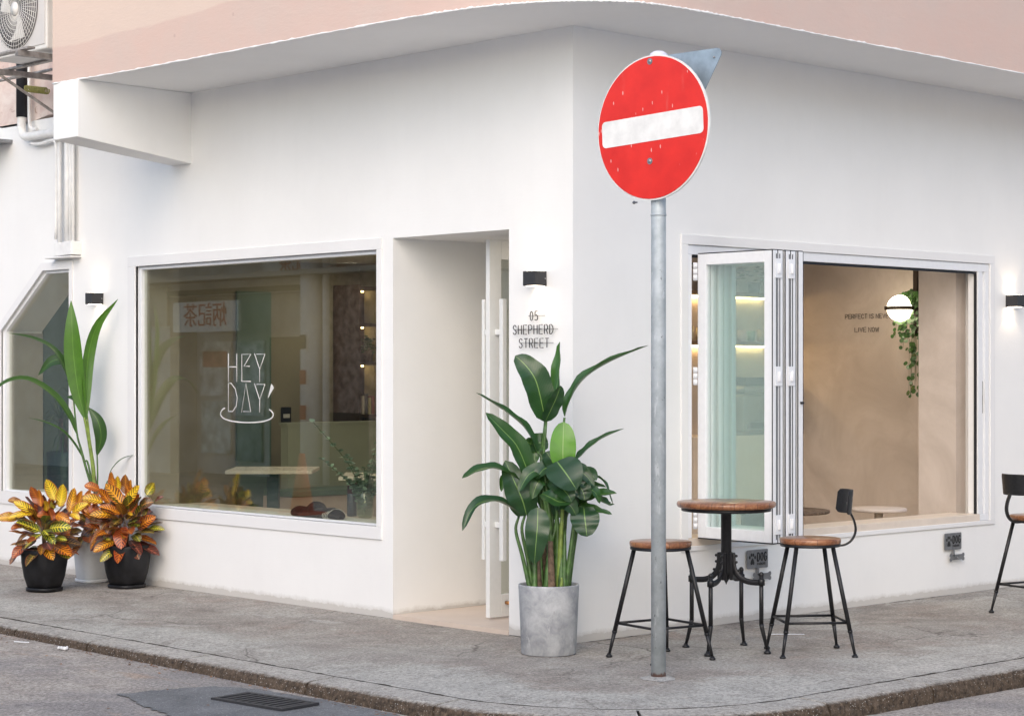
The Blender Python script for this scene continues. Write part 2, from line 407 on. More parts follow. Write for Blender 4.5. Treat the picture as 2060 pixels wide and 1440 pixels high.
def mat_cpot():
    m, t, b = nt("grey_cement_pot"); v = coord(t)
    c = mix(t, ramp(t, noise(t, v, 7, 6, .7, .4), [(.35, 0.0), (.65, 1.0)]), (.24, .25, .27), (.46, .47, .48))
    c = mix(t, ramp(t, noise(t, coord(t, "Object", (1, 1, .5)), 18, 6, .75), [(.58, 0.0), (.68, .7)]), c, (.56, .57, .58))
    c = mix(t, ramp(t, noise(t, coord(t, "Object", (1, 1, .35)), 26, 5, .7), [(.62, 0.0), (.7, .5)]), c, (.20, .18, .18))
    t.links.new(c, b.inputs["Base Color"]); b.inputs["Roughness"].default_value = .8
    bump(t, b, noise(t, v, 30, 5, .7), .3, .003)
    return m
M_CPOT = mat_cpot()
def mat_wood(name="oiled_wood"):
    m, t, b = nt(name); v = coord(t, "Object", (1.5, 14, 14))
    v0 = coord(t)
    brick = t.nodes.new("ShaderNodeTexBrick"); t.links.new(v0, brick.inputs[0])
    brick.inputs["Scale"].default_value = 1; brick.inputs["Brick Width"].default_value = 3; brick.inputs["Row Height"].default_value = .062
    brick.inputs["Mortar Size"].default_value = .0012; brick.inputs[1].default_value = (.20, .20, .20, 1); brick.inputs[2].default_value = (.9, .9, .9, 1); brick.inputs[3].default_value = (.5, .5, .5, 1)
    gr = noise(t, v, 3.2, 8, .7, 1.2)
    c = ramp(t, gr, [(.25, (.12, .035, .012)), (.48, (.27, .108, .048)), (.62, (.40, .185, .085)), (.8, (.22, .07, .025))])
    c = mix(t, .55, c, ramp(t, brick.outputs[0], [(.2, (.50, .45, .45)), (.9, (1.0, 1.0, 1.0))]), 'MULTIPLY')
    c = mix(t, brick.outputs["Fac"], c, (.06, .02, .01))
    t.links.new(c, b.inputs["Base Color"]); b.inputs["Roughness"].default_value = .30; b.inputs["Coat Weight"].default_value = .25; b.inputs["Coat Roughness"].default_value = .2
    bump(t, b, gr, .15, .002)
    return m
M_WOOD = mat_wood()

def mat_glass(name, tint, refl=1.6, body=0.0, bodycol=(.5, .8, .75)):
    m = bpy.data.materials.new(name); m.use_nodes = True; t = m.node_tree; t.nodes.clear()
    o = t.nodes.new("ShaderNodeOutputMaterial"); tr = t.nodes.new("ShaderNodeBsdfTransparent"); tr.inputs[0].default_value = (*tint, 1)
    gl = t.nodes.new("ShaderNodeBsdfGlossy"); gl.inputs["Roughness"].default_value = 0; gl.inputs[0].default_value = (1, 1, 1, 1)
    ge = t.nodes.new("ShaderNodeNewGeometry"); dp = t.nodes.new("ShaderNodeVectorMath"); dp.operation = 'DOT_PRODUCT'
    t.links.new(ge.outputs["Incoming"], dp.inputs[0]); t.links.new(ge.outputs["Normal"], dp.inputs[1])
    c5 = mth(t, 'POWER', mth(t, 'SUBTRACT', 1.0, mth(t, 'ABSOLUTE', dp.outputs["Value"])), 5)
    f = mth(t, 'MINIMUM', mth(t, 'MULTIPLY_ADD', c5, .96*refl, .04*refl), 1.0)
    mx = t.nodes.new("ShaderNodeMixShader"); t.links.new(f, mx.inputs[0]); t.links.new(tr.outputs[0], mx.inputs[1]); t.links.new(gl.outputs[0], mx.inputs[2])
    out = mx.outputs[0]
    if body:
        df = t.nodes.new("ShaderNodeBsdfDiffuse"); df.inputs[0].default_value = (*bodycol, 1)
        m2 = t.nodes.new("ShaderNodeMixShader"); m2.inputs[0].default_value = body
        t.links.new(out, m2.inputs[1]); t.links.new(df.outputs[0], m2.inputs[2]); out = m2.outputs[0]
    t.links.new(out, o.inputs[0]); return m
M_GLASS = mat_glass("shop_window_glass", (.89, .91, .86), 2.3)
M_GLASST = mat_glass("teal_tinted_glass", (.955, .982, .972), 1.2, .02, (.62, .78, .74))
M_VASE = mat_glass("clear_vase_glass", (.80, .86, .80), 2.0, .12, (.5, .55, .45))

def mat_leaf(name, dark, light, vein, rough=.32, stripes=30, trans=.25, tcol=(.12, .32, .01)):
    m, t, b = nt(name)
    uv = coord(t, "UV"); sx = t.nodes.new("ShaderNodeSeparateXYZ"); t.links.new(uv, sx.inputs[0])
    au = mth(t, 'ABSOLUTE', mth(t, 'SUBTRACT', sx.outputs[0], .5))     # 0 midrib .. .5 edge
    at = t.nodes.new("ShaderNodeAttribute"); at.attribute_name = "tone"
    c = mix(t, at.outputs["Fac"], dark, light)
    ph = mth(t, 'SINE', mth(t, 'MULTIPLY', mth(t, 'SUBTRACT', sx.outputs[1], mth(t, 'MULTIPLY', au, .35)), stripes*6.283))
    c = mix(t, ramp(t, mth(t, 'MULTIPLY_ADD', ph, .5, .5), [(.2, 0.0), (1, .22)]), c, tuple(min(1, x*1.9) for x in dark))
    c = mix(t, ramp(t, noise(t, coord(t), 14, 4), [(.4, 0.0), (.7, .3)]), c, tuple(x*.6 for x in dark))
    c = mix(t, ramp(t, au, [(.008, .9), (.024, 0.0)]), c, vein)
    brn = mth(t, 'ADD', mth(t, 'MAXIMUM', mth(t, 'MULTIPLY', au, 2), sx.outputs[1]), mth(t, 'MULTIPLY', noise(t, coord(t), 22, 4), .06))
    c = mix(t, ramp(t, mth(t, 'MULTIPLY', brn, .9), [(.925, 0.0), (.945, .8)]), c, (.16, .12, .04))
    t.links.new(c, b.inputs["Base Color"]); b.inputs["Roughness"].default_value = rough; b.inputs["Specular IOR Level"].default_value = .55
    bump(t, b, ph, .12, .001)
    tl = t.nodes.new("ShaderNodeBsdfTranslucent"); t.links.new(mix(t, .6, c, tcol), tl.inputs[0])
    mx = t.nodes.new("ShaderNodeMixShader"); mx.inputs[0].default_value = trans
    out = t.nodes["Material Output"]
    t.links.new(b.outputs[0], mx.inputs[1]); t.links.new(tl.outputs[0], mx.inputs[2]); t.links.new(mx.outputs[0], out.inputs[0])
    return m
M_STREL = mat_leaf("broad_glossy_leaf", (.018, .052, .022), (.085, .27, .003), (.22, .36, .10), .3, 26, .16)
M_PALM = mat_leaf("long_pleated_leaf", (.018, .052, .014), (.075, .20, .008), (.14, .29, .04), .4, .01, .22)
M_STEMG = plain("green_stem", (.06, .13, .03), .45, 0, .5, .35, 25)
M_STEMY = plain("yellow_green_stem", (.19, .27, .05), .45, 0, .5, .3, 25)
M_BARK = plain("brown_stem_sheath", (.16, .11, .075), .8, 0, .3, .4, 40, .4)
M_EUC = plain("grey_green_leaf", (.30, .42, .32), .55, 0, .4, .3, 40)
M_VINE = plain("round_vine_leaf", (.035, .10, .018), .4, 0, .5, .4, 30)

def mat_croton(name, shift):
    m, t, b = nt(name)
    uv = coord(t, "UV"); sx = t.nodes.new("ShaderNodeSeparateXYZ"); t.links.new(uv, sx.inputs[0])
    au = mth(t, 'ABSOLUTE', mth(t, 'SUBTRACT', sx.outputs[0], .5))
    at = t.nodes.new("ShaderNodeAttribute"); at.attribute_name = "tone"
    wob = mth(t, 'MULTIPLY', mth(t, 'SUBTRACT', noise(t, coord(t), 55, 3), .5), .07)
    tone = at.outputs["Fac"]
    x = mth(t, 'MULTIPLY', mth(t, 'ADD', mth(t, 'SUBTRACT', sx.outputs[1], mth(t, 'MULTIPLY', au, .42)), wob), 8.5)
    tri = mth(t, 'ABSOLUTE', mth(t, 'SUBTRACT', mth(t, 'FRACT', x), .5))   # 0 centre of vein .. .5
    vw = mth(t, 'ADD', mth(t, 'MULTIPLY_ADD', au, -.26, .13), mth(t, 'MULTIPLY', tone, .19))
    vm = mth(t, 'LESS_THAN', tri, vw)
    rib = mth(t, 'LESS_THAN', au, .045)
    v = mth(t, 'MAXIMUM', vm, rib)
    v = mth(t, 'MULTIPLY', v, mth(t, 'LESS_THAN', au, .42))
    tone = at.outputs["Fac"]
    body = ramp(t, tone, [(0.0, (.055, .022, .018)), (.2, (.020, .055, .016)), (.4, (.035, .085, .016)), (.55, (.13, .022, .014)), (.75, (.13, .03, .010)), (1, (.16, .13, .012))])
    vein = ramp(t, tone, [(0.0, (.35, .10, .06)), (.2, (.55, .50, .05)), (.4, (.72, .62, .04)), (.55, (.50, .12, .025)), (.75, (.80, .30, .02)), (1, (.95, .70, .03))])
    c = mix(t, v, body, vein)
    edge = ramp(t, tone, [(0, (.20, .03, .02)), (.35, (.15, .12, .02)), (.6, (.42, .07, .015)), (1, (.62, .20, .015))])
    c = mix(t, ramp(t, au, [(.40, 0.0), (.46, .85)]), c, edge)
    c = mix(t, ramp(t, noise(t, coord(t), 9, 3), [(.5, 0.0), (.8, .35)]), c, (.35, .06, .02))
    t.links.new(c, b.inputs["Base Color"]); b.inputs["Roughness"].default_value = .33
    bump(t, b, tri, .25, .003)
    return m
M_CROT = mat_croton("variegated_croton_leaf", 0)

# ------------------------------------------------------------------ setting: ground
def kerb_path(off, ymax=40, xmax=60, step=.25):
    """plan line parallel to the kerb; off = distance outwards from the joint line"""
    rad = 1.14 + off; cx, cy = -.63, -.95; pts = []
    y = ymax
    while y > cy + .001:
        pts.append((cx - rad, y)); y -= step if y < 9 else 1.0
    for k in range(0, 25):
        a = math.pi + (math.pi/2) * k / 24; pts.append((cx + rad*math.cos(a), cy + rad*math.sin(a)))
    x = cx + step
    while x < xmax:
        pts.append((x, cy - rad)); x += step if x < 9 else 1.0
    return pts
outer = kerb_path(-.004); n_arc0 = sum(1 for p in outer if p[1] > -.95 + .001)
inner = []
for i, (x, y) in enumerate(outer):
    if i <= n_arc0: inner.append((.12, max(y, .12)))
    elif i >= n_arc0 + 24: inner.append((max(x, .12), .12))
    else: inner.append((.12, .12))
mb = MB(); NT = 14; vs = []; fs = []; tone = []
for (ox, oy), (ix, iy) in zip(outer, inner):
    for k in range(NT + 1):
        f = k / NT; dk = math.hypot(ox - ix, oy - iy) * f
        zz = -.003 - .012 * max(0, 1 - dk/.5) + .003*math.sin(ox*2.1 + oy*1.7 + k)
        if k == NT: zz = -.005
        vs.append((ox + (ix - ox)*f, oy + (iy - oy)*f, zz)); tone.append(max(.01, min(2, dk)))
L = len(outer)
for i in range(L - 1):
    for k in range(NT): fs.append((i*(NT+1)+k, i*(NT+1)+k+1, (i+1)*(NT+1)+k+1, (i+1)*(NT+1)+k))
mb.add(vs, fs, True); mb.attr = tone
structure(mb.build("pavement", M_PAVE, fixn=False))
ROADZ = lambda x, y: -.090 - .006*(x - y) * (1 if abs(x - y) < 12 else 12/abs(x - y))
mb = MB(); xs = [-200, -60, -20, -9.5] + [-8 + .5*i for i in range(37)] + [16, 40, 200]
vs = [(x, y, ROADZ(x, y)) for x in xs for y in xs]; n = len(xs)
fs = [(i*n+j, (i+1)*n+j, (i+1)*n+j+1, i*n+j+1) for i in range(n-1) for j in range(n-1)]
mb.add(vs, fs, True); structure(mb.build("road", M_ROAD))

M_BOUNCE = plain("bounce_pale", (.74, .725, .70), .85, 0, .3, .06, 1.5)
cb = Vector((-8.245, -8.266, 0)); mb = MB()
mb.add([cb + CAM_F*a_ + CAM_R*b_ + Vector((0, 0, -.045)) for a_, b_ in ((8.8, -45), (8.8, 45), (-40, 45), (-40, -45))], [(0, 1, 2, 3)])
structure(mb.build("bounce_ground", M_BOUNCE, fixn=True))  # added out-of-frame pale sheet, bounces light up at the soffit

# kerb stones in a row, chipped arrises
mb = MB(); line_o = kerb_path(.20, 20, 30, .07); line_i = kerb_path(.004, 20, 30, .07)
acc = 0; nxt = .5; start = 0; rnd = random.Random(3)
def ring(i, inset=0):
    (ox, oy), (ix, iy) = line_o[i], line_i[i]
    j = lambda s: (rnd.random() - .5)*s
    zr = ROADZ(ox, oy) - .03; n_ = Vector((ox - ix, oy - iy, 0)).normalized(); w = math.hypot(ox-ix, oy-iy)
    prof = [(0, zr), (0, -.012 + j(.004)), (.012, -.005 + j(.003)), (w*.35, -.008 + j(.003)), (w*.7, -.010 + j(.004)), (w - .030 + j(.012), -.013 + j(.004)),
            (w - .010 + j(.008), -.022 + j(.006)), (w + j(.008), -.040 + j(.006)), (w + .006 + j(.01), -.065), (w + .012, zr)]
    return [Vector((ix, iy, 0)) + n_*a + Vector((0, 0, b)) for a, b in prof]
segs = []; cur = [0]
for i in range(1, len(line_o)):
    acc += math.dist(line_o[i], line_o[i-1]); cur.append(i)
    if acc > nxt: segs.append(cur); cur = [i]; acc = 0; nxt = .75 + rnd.random()*.35
segs.append(cur)
for seg in segs:
    if len(seg) < 2: continue
    rings = [ring(i) for i in seg]
    for a, b in ((0, 1), (-1, -2)):     # 8 mm joint
        dv = rings[b][4] - rings[a][4]; dv.z = 0; dv = dv.normalized() * .008
        rings[a] = [p + dv for p in rings[a]]
    vs = [p for r_ in rings for p in r_]; m = len(rings[0])
    fs = [(i*m+k, i*m+k+1, (i+1)*m+k+1, (i+1)*m+k) for i in range(len(rings)-1) for k in range(m-1)]
    fs += [tuple(range(m))[::-1], tuple((len(rings)-1)*m + k for k in range(m))]
    mb.add(vs, fs, False)
structure(mb.build("kerb", M_KERB, fixn=True))

mb = MB(); rnd = random.Random(41); jl = kerb_path(0, 20, 30, .05); vs = []
for i, (x, y) in enumerate(jl):
    a, b = jl[max(i-1, 0)], jl[min(i+1, len(jl)-1)]; n_ = Vector((-(b[1]-a[1]), b[0]-a[0], 0)).normalized(); w = .005 + .011*rnd.random()**2; o_ = (rnd.random() - .5)*.012
    vs += [Vector((x, y, -.0055)) + n_*(o_ - w), Vector((x, y, -.0055)) + n_*(o_ + w)]
mb.add(vs, [(2*i, 2*i+1, 2*i+3, 2*i+2) for i in range(len(jl)-1)])
structure(mb.build("kerb_joint", plain("joint_grime", (.05, .04, .032), .95, 0, .2, .6, 14)))
mb = MB(); rnd = random.Random(77)
def base_line(p0, p1, nrm):
    p0, p1, nrm = Vector(p0), Vector(p1), Vector(nrm); n_ = int((p1 - p0).length/.03); vs = []
    for i in range(n_ + 1):
        p = p0.lerp(p1, i/n_); w = .002 + .016*max(0, rnd.random() + .5*math.sin(i*.13) - .55)
        vs += [p, p + nrm*w]
    mb.add(vs, [(2*i, 2*i+1, 2*i+3, 2*i+2) for i in range(n_)])
base_line((-.001, 1.63, -.0025), (-.001, 9, -.0025), (-1, 0, 0)); base_line((-.001, 0, -.0025), (-.001, .53, -.0025), (-1, 0, 0)); base_line((0, -.001, -.0025), (8, -.001, -.0025), (0, -1, 0))
structure(mb.build("wall_base_joint", bpy.data.materials["joint_grime"]))
# smooth patch of newer asphalt round the drain
M_PATCH = mat_pave("newer_asphalt", "patch")
mb = MB(); poly = [(-2.69, .56), (-2.43, .54), (-2.18, .46), (-2.06, .25), (-2.02, -.10), (-2.0, -.5), (-2.0, -.8), (-2.2, -1.0), (-2.9, -.7), (-2.84, -.12), (-2.80, .15)]
rnd = random.Random(8); pp = []
for i, (x, y) in enumerate(poly):
    x2, y2 = poly[(i+1) % len(poly)]
    for k in range(8):
        a_ = x + (x2-x)*k/8 + (rnd.random()-.5)*.035; b_ = y + (y2-y)*k/8 + (rnd.random()-.5)*.04
        if a_ > -1.992: a_ = -1.992
        pp.append((a_, b_, ROADZ(a_, b_) + .005))
mb.add(pp, [tuple(range(len(pp)))[::-1]]); structure(mb.build("road_patch", M_PATCH, fixn=False))
mb = MB(); c = Vector((-2.287, -.13, ROADZ(-2.29, -.13) + .006)); gx = .25; gy = .52
dg = tag(bpy.data.objects.new("drain_grate", None), "dark cast iron drain grate with slanting bars in the gutter", "drain"); S.collection.objects.link(dg); dg.location = c; dg.rotation_euler.z = R(6)
MB().box(-gx/2, gx/2, -gy/2, -gy/2+.025, 0, .012).box(-gx/2, gx/2, gy/2-.025, gy/2, 0, .012).box(-gx/2, -gx/2+.025, -gy/2+.025, gy/2-.025, 0, .012).box(gx/2-.025, gx/2, -gy/2+.025, gy/2-.025, 0, .012).build("frame", plain("cast_iron", (.06, .06, .065), .6, .5), dg)
b_ = MB()
for i in range(10):
    y = -gy/2 + .05 + i*.05
    b_.box(-gx/2+.025, gx/2-.025, y - .012, y + .012, 0, .011)
b_.build("bar", bpy.data.materials["cast_iron"], dg)
MB().box(-gx/2+.02, gx/2-.02, -gy/2+.02, gy/2-.02, -.003, .001).build("pit_shade_plate", plain("pit_shade_black", (.01, .01, .01), .9), dg)  # flat black plate stands in for the shade inside the drain

# litter and leaf scraps in the gutter
rnd = random.Random(11); mb = MB()
for i in range(520):
    y = -1.0 + rnd.random()**1.0 * 8.0
    x = -2.0 - abs(rnd.gauss(0, .05)) if rnd.random() < .75 else -2.0 - rnd.random()*1.6
    s = .004 + rnd.random()*.010; z = ROADZ(x, y) + .003
    a = rnd.random()*6.3; q = [Vector((math.cos(a+k*1.57+rnd.random()*.5)*s*(1 if k % 2 else .5), math.sin(a+k*1.57)*s*(1 if k % 2 else .5), rnd.random()*.006)) for k in range(4)]
    mb.add([Vector((x, y, z)) + p for p in q], [(0, 1, 2, 3)])
o = mb.build("gutter_debris", plain("dry_leaf_scrap", (.24, .13, .07), .9, 0, .2, .5, 5))
structure(o, "stuff"); o["label"] = "dry brown leaf scraps and grit lying along the gutter"; o["category"] = "debris"
mb = MB()
for k in range(16):
    a = k*.8; mb.sphere((math.cos(a)*.012*(k % 3), math.sin(a)*.010*(k % 4), .008 + .003*(k % 3)), .009 + .002*(k % 2), 7, 5, (1, .7, .8))
tag(mb.build("paper_scrap", plain("litter_white", (.75, .76, .78), .7), loc=(-2.055, 2.17, ROADZ(-2.05, 2.17) + .001)), "crumpled white paper scrap lying in the gutter", "litter")
mb = MB().box(-.04, .05, -.012, .014, 0, .004, Matrix.Rotation(.1, 4, 'Y'))
tag(mb.build("flat_card_scrap", bpy.data.materials["litter_white"], loc=(-2.08, 2.62, ROADZ(-2.05, 2.6) + .003), rotz=R(-30)), "flat pale card scrap beside the dirty kerb", "litter")
mb = MB().box(-.10, .10, -.012, .012, 0, .002)
tag(mb.build("paper_strip", bpy.data.materials["litter_white"], loc=(1.20, -.61, .002), rotz=R(-44)), "thin white paper strip on the pavement behind the high stool legs", "litter")

# ------------------------------------------------------------------ cafe building
cafe = thing("cafe_building", "white corner cafe with pink curved upper storey and recessed entrance", "building")
WT = .37
ys = [0, .54, 1.62, 1.775, 4.60, 5.535, 6.60, 14]; zs = [-.12, .02, .575, .60, 1.88, 2.35, 2.368, 2.417, 3.57]
def solidL(i, j):
    y, z = (ys[i] + ys[i+1])/2, (zs[j] + zs[j+1])/2
    if .54 < y < 1.62 and .02 < z < 2.417: return False
    if 1.775 < y < 4.60 and .575 < z < 2.35: return False
    if 5.535 < y < 6.60 and .60 < z < 2.368: return False
    return True
mb = MB(); grid_wall(mb, ys, zs, solidL, lambda u, z, t: Vector((t, u, z)), 0, WT)
xs_ = [WT, .985, 4.24, 14]; zr = [-.12, .50, 2.345, 3.57]
grid_wall(mb, xs_, zr, lambda i, j: not (i == 1 and j == 1), lambda u, z, t: Vector((u, t, z)), 0, .20)
# solid corner of the slanted window
mb.prism([(5.933, 2.368), (6.60, 1.90), (6.60, 2.368)], (0, 0, 0), (0, 1, 0), (0, 0, 1), (1, 0, 0), WT)
mb.build("wall", M_WALL, cafe, fixn=True)
# plaster bands round the openings
mb = MB()
def bandL(y0, y1, z0, z1, iy0, iy1, iz0, iz1, th=.012):
    mb.box(-th, .02, y0, y1, iz1, z1); mb.box(-th, .02, y0, y1, z0, iz0); mb.box(-th, .02, y0, iy0, iz0, iz1); mb.box(-th, .02, iy1, y1, iz0, iz1)
bandL(1.725, 4.70, .492, 2.425, 1.775, 4.60, .575, 2.35)
mb.build("window_surround", M_BAND, cafe, bevel=.003)
mb = MB()
x0, x1, z0, z1 = .925, 4.30, .47, 2.405; ix0, ix1, iz0, iz1 = .985, 4.24, .50, 2.345
mb.box(x0, x1, -.012, .02, iz1, z1); mb.box(x0, x1, -.012, .02, z0, iz0); mb.box(x0, ix0, -.012, .02, iz0, iz1); mb.box(ix1, x1, -.012, .02, iz0, iz1)
mb.build("window_surround", M_BAND, cafe, bevel=.003)
# slanted window surround as a swept band
mb = MB(); P_ = [(5.535, .60), (5.535, 2.368), (5.933, 2.368), (6.60, 1.90), (6.60, .60)]
Q_ = [(5.49, .50), (5.49, 2.43), (5.955, 2.43), (6.66, 1.93), (6.66, .50)]
for k in range(5):
    j = (k + 1) % 5
    mb.prism([P_[k], P_[j], Q_[j], Q_[k]], (-.012, 0, 0), (0, 1, 0), (0, 0, 1), (1, 0, 0), .022)
mb.build("window_surround", M_BAND, cafe, fixn=True)

# upper storey: soffit, pink parapet following a rounded corner, paint drip edge
FP = [(-.985, 4.118), (-.93, 3.3), (-.905, 2.16), (-.895, 1.28), (-.87, .5), (-.83, .10), (-.775, -.15), (-.70, -.34), (-.59, -.51), (-.46, -.65), (-.32, -.745), (-.15, -.795), (.19, -.815), (.69, -.808), (1.43, -.785), (2.175, -.775), (3.556, -.745), (6, -.73), (14, -.73)]
FP = [(p.x, p.y) for p in cat_rom([(a, b, 0) for a, b in FP], 120)]
poly = [(.2, 4.118)] + [(x*.995, y) for x, y in FP] + [(14, .2), (.2, .2)]
mb = MB(); m = len(FP)
sv = [(x + .004, y + .004, 3.566) for x, y in FP]; si = [(max(x, .15) if i > m*.35 else .15, max(y, .15) if i < m*.65 else .15, 3.566) for i, (x, y) in enumerate(FP)]
mb.add(sv + si, [(i, m+i, m+i+1, i+1) for i in range(m-1)], False)
mb.build("soffit", M_SOFFIT, cafe)
mb = MB(); zz = [3.560, 3.575] + [3.6 + .16*k for k in range(41)]
vs = []; rnd = random.Random(5)
for k, z in enumerate(zz):
    for i, (x, y) in enumerate(FP): vs.append((x, y, z + (rnd.random()*.004 if k == 0 else 0)))
fs = [(k*m+i, k*m+i+1, (k+1)*m+i+1, (k+1)*m+i) for k in range(len(zz)-1) for i in range(m-1)]
mb.add(vs, fs, True)
zt = zz[-1]
mb.add([(-.985, 4.118, 3.56), (.3, 4.118, 3.56), (.3, 4.118, zt), (-.985, 4.118, zt)], [(0, 1, 2, 3)])
mb.add([(x, y, zt) for x, y in FP] + [(14, 14, zt), (.3, 14, zt), (.3, 4.118, zt)], [tuple(range(m+3))])
mb.build("upper_storey", M_PINK, cafe)
mb = MB(); rnd = random.Random(9)
pts = []; rs = []
for p in cat_rom([(x, y, 0) for x, y in FP], 420):
    n_ = Vector((p.x - 3, p.y - 3, 0)).normalized(); pts.append(p + Vector((0, 0, 3.562 + rnd.random()*.004))); rs.append(.0035 + rnd.random()**2*.006)
mb.tube(pts, rs, 6); mb.build("paint_edge", M_BAND, cafe)
# old wall over the slanted window
def mat_peel():
    m, t, b = nt("peeling_pink_render"); v = coord(t)
    c = mix(t, ramp(t, noise(t, v, 3, 6, .7, .5), [(.4, 0.0), (.62, 1.0)]), (.62, .47, .42), (.74, .64, .58))
    c = mix(t, ramp(t, noise(t, v, 9, 6, .75, .5), [(.60, 0.0), (.66, .8)]), c, (.33, .20, .15))
    t.links.new(c, b.inputs["Base Color"]); b.inputs["Roughness"].default_value = .9; bump(t, b, noise(t, v, 9, 6, .7), .5, .01); return m
M_PEEL = mat_peel()
mb = MB(); top = [(4.12 + .35*k, 3.572 + .03*math.sin(k*1.7)) for k in range(12)]
mb.prism([(4.12, 10)] + top + [(8, 3.56), (14, 3.56), (14, 10)], (0, 0, 0), (0, 1, 0), (0, 0, 1), (1, 0, 0), .3)
mb.build("upper_wall", M_PEEL, cafe, fixn=True)
mb = MB().add([(-.98,3.80,3.17),(-.98,4.118,3.17),(0,4.118,3.06),(0,3.877,3.06),(-.98,3.80,3.5655),(-.98,4.118,3.5655),(0,4.118,3.5655),(0,3.877,3.5655)],
              [(0,1,2,3),(0,4,5,1),(1,5,6,2),(3,7,4,0),(4,7,6,5)])
mb.build("beam", M_WALL, cafe, bevel=.006, fixn=True)

MB().box(14, 14.2, 0, 14.2, -.1, 10).box(0, 13.99, 14, 14.2, -.1, 10).build("rear_wall", M_PEEL, cafe)
# interior shell
mb = MB()
mb.box(.371, 5.35, .21, 8.6, -.06, .023)
mb.box(-.004, .370, .542, 1.618, -.05, .0235)
mb.build("floor", M_FLOOR, cafe)
MB().box(.38, 5.35, .21, 8.6, 2.70, 2.8).build("ceiling", plain("ceiling_paint", (.55, .52, .47), .8), cafe)
mb = MB()
mb.box(5.2, 5.35, .21, 3.09, .024, 2.699)
mb.box(4.12, 4.6, .201, .526, .021, 2.699)
mb.build("interior_wall", M_INT, cafe)
M_OLIVE = plain("olive_grey_wall_paint", (.31, .285, .215), .7, 0, .3, .08, 2)
MB().box(5.2, 5.35, 3.1, 8.6, .024, 2.699).box(.38, 5.199, 8.4, 8.6, .024, 2.699).build("dining_room_wall", M_OLIVE, cafe)
MB().box(.371, 1.549, .21, 1.62, 2.42, 2.55).build("entrance_ceiling", M_WALL, cafe)
MB().box(.3705, 2.2, 1.621, 1.74, .024, 2.699).build("entrance_wall", M_WALL, cafe)
MB().box(3.6, 4.02, 8.37, 8.399, .024, 2.38).build("green_panel", M_GREEN, cafe); MB().box(1.42, 1.86, 8.37, 8.399, .024, 2.38).build("green_panel", M_GREEN, cafe)
mb = MB()
mb.box(.371, .60, 1.78, 4.59, .50, .572); mb.build("window_ledge", M_COUNTER, cafe, bevel=.003)
mb = MB().box(.986, 4.119, -.004, .245, .485, .548); mb.build("window_ledge", M_COUNTER, cafe, bevel=.003)

M_REV = plain("beige_reveal_paint", (.36, .32, .255), .75, 0, .3, .06, 3)
MB().box(.072, .371, 4.585, 4.5995, .578, 2.348).build("window_reveal", M_REV, cafe); MB().box(.072, .371, 6.585, 6.5995, .602, 1.885).build("window_reveal", M_REV, cafe)
# glazing of the fixed windows
fw = MB().box(.02, .07, 4.56, 4.60, .576, 2.349).box(.02, .07, 1.775, 1.79, .576, 2.349).box(.02, .07, 1.79, 4.56, 2.325, 2.349).box(.02, .07, 1.79, 4.56, .576, .588).build("fixed_window", M_ALU, cafe, bevel=.002)
g = MB().box(.046, .054, 1.785, 4.565, .583, 2.33).build("glass", M_GLASS, fw)
fw2 = MB().box(.02, .07, 6.56, 6.60, .60, 1.90).box(.02, .07, 5.54, 6.56, .60, .612).prism([(5.54, 2.345), (5.94, 2.345), (5.933, 2.367), (5.54, 2.367)], (.02,0,0), (0,1,0), (0,0,1), (1,0,0), .05)
fw2.prism([(5.925, 2.345), (6.56, 1.90), (6.60, 1.90), (5.94, 2.367)], (.02,0,0), (0,1,0), (0,0,1), (1,0,0), .05)
fw2 = fw2.build("slanted_window", M_ALU, cafe, fixn=True)
MB().prism([(5.54, .605), (5.54, 2.36), (5.93, 2.36), (6.58, 1.90), (6.58, .605)], (.046,0,0), (0,1,0), (0,0,1), (1,0,0), .008).build("glass", M_GLASS, fw2, fixn=True)

# entrance door standing open
door = MB()
dx0, dx1, dy0, dy1, dz0, dz1 = .265, 1.20, 1.0, 1.036, .035, 2.39
door.box(dx0, dx0+.10, dy0, dy1, dz0, dz1).box(dx1-.10, dx1, dy0, dy1, dz0, dz1).box(dx0+.10, dx1-.10, dy0, dy1, dz1-.12, dz1).box(dx0+.10, dx1-.10, dy0, dy1, dz0, dz0+.14)
door = door.build("door", M_DOORW, cafe, bevel=.003)
MB().box(dx0+.09, dx1-.09, 1.014, 1.022, dz0+.13, dz1-.11).build("glass", M_GLASS, door)
for sy, x in ((-1, dx0+.055), (1, dx0+.038)):
    yf = dy0 if sy < 0 else dy1; h = MB()
    a, b = sorted((yf + sy*(.045 if sy < 0 else .036), yf + sy*(.080 if sy < 0 else .062))); h.box(x - .017, x + .017, a, b, .39, 2.02)
    for z in (.613, 1.814):
        a, b = sorted((yf, yf + sy*(.046 if sy < 0 else .037))); h.box(x - .014, x + .014, a, b, z - .018, z + .018)
    h.build("handle", M_DOORW, door, bevel=.004)
MB().tube([(dx0+.14, dy0-.04, .12), (dx0+.14, dy0-.001, .12)], .012, 12).tube([(dx0+.14, dy0-.045, .12), (dx0+.20, dy0-.045, .105)], [.013, .006], 10).build("floor_latch", plain("brass", (.45, .22, .08), .35, .8), door)
dl = MB().lathe([(.055, 0), (.058, -.004), (.048, -.007)], 24, (.42, .82, 2.419)).build("entrance_downlight", M_BLACK, cafe)
MB().lathe([(.0445, -.0085), (.001, -.0095)], 24, (.42, .82, 2.419)).build("lamp_face", emit("downlight_glow", (1, .82, .58), 6), dl)

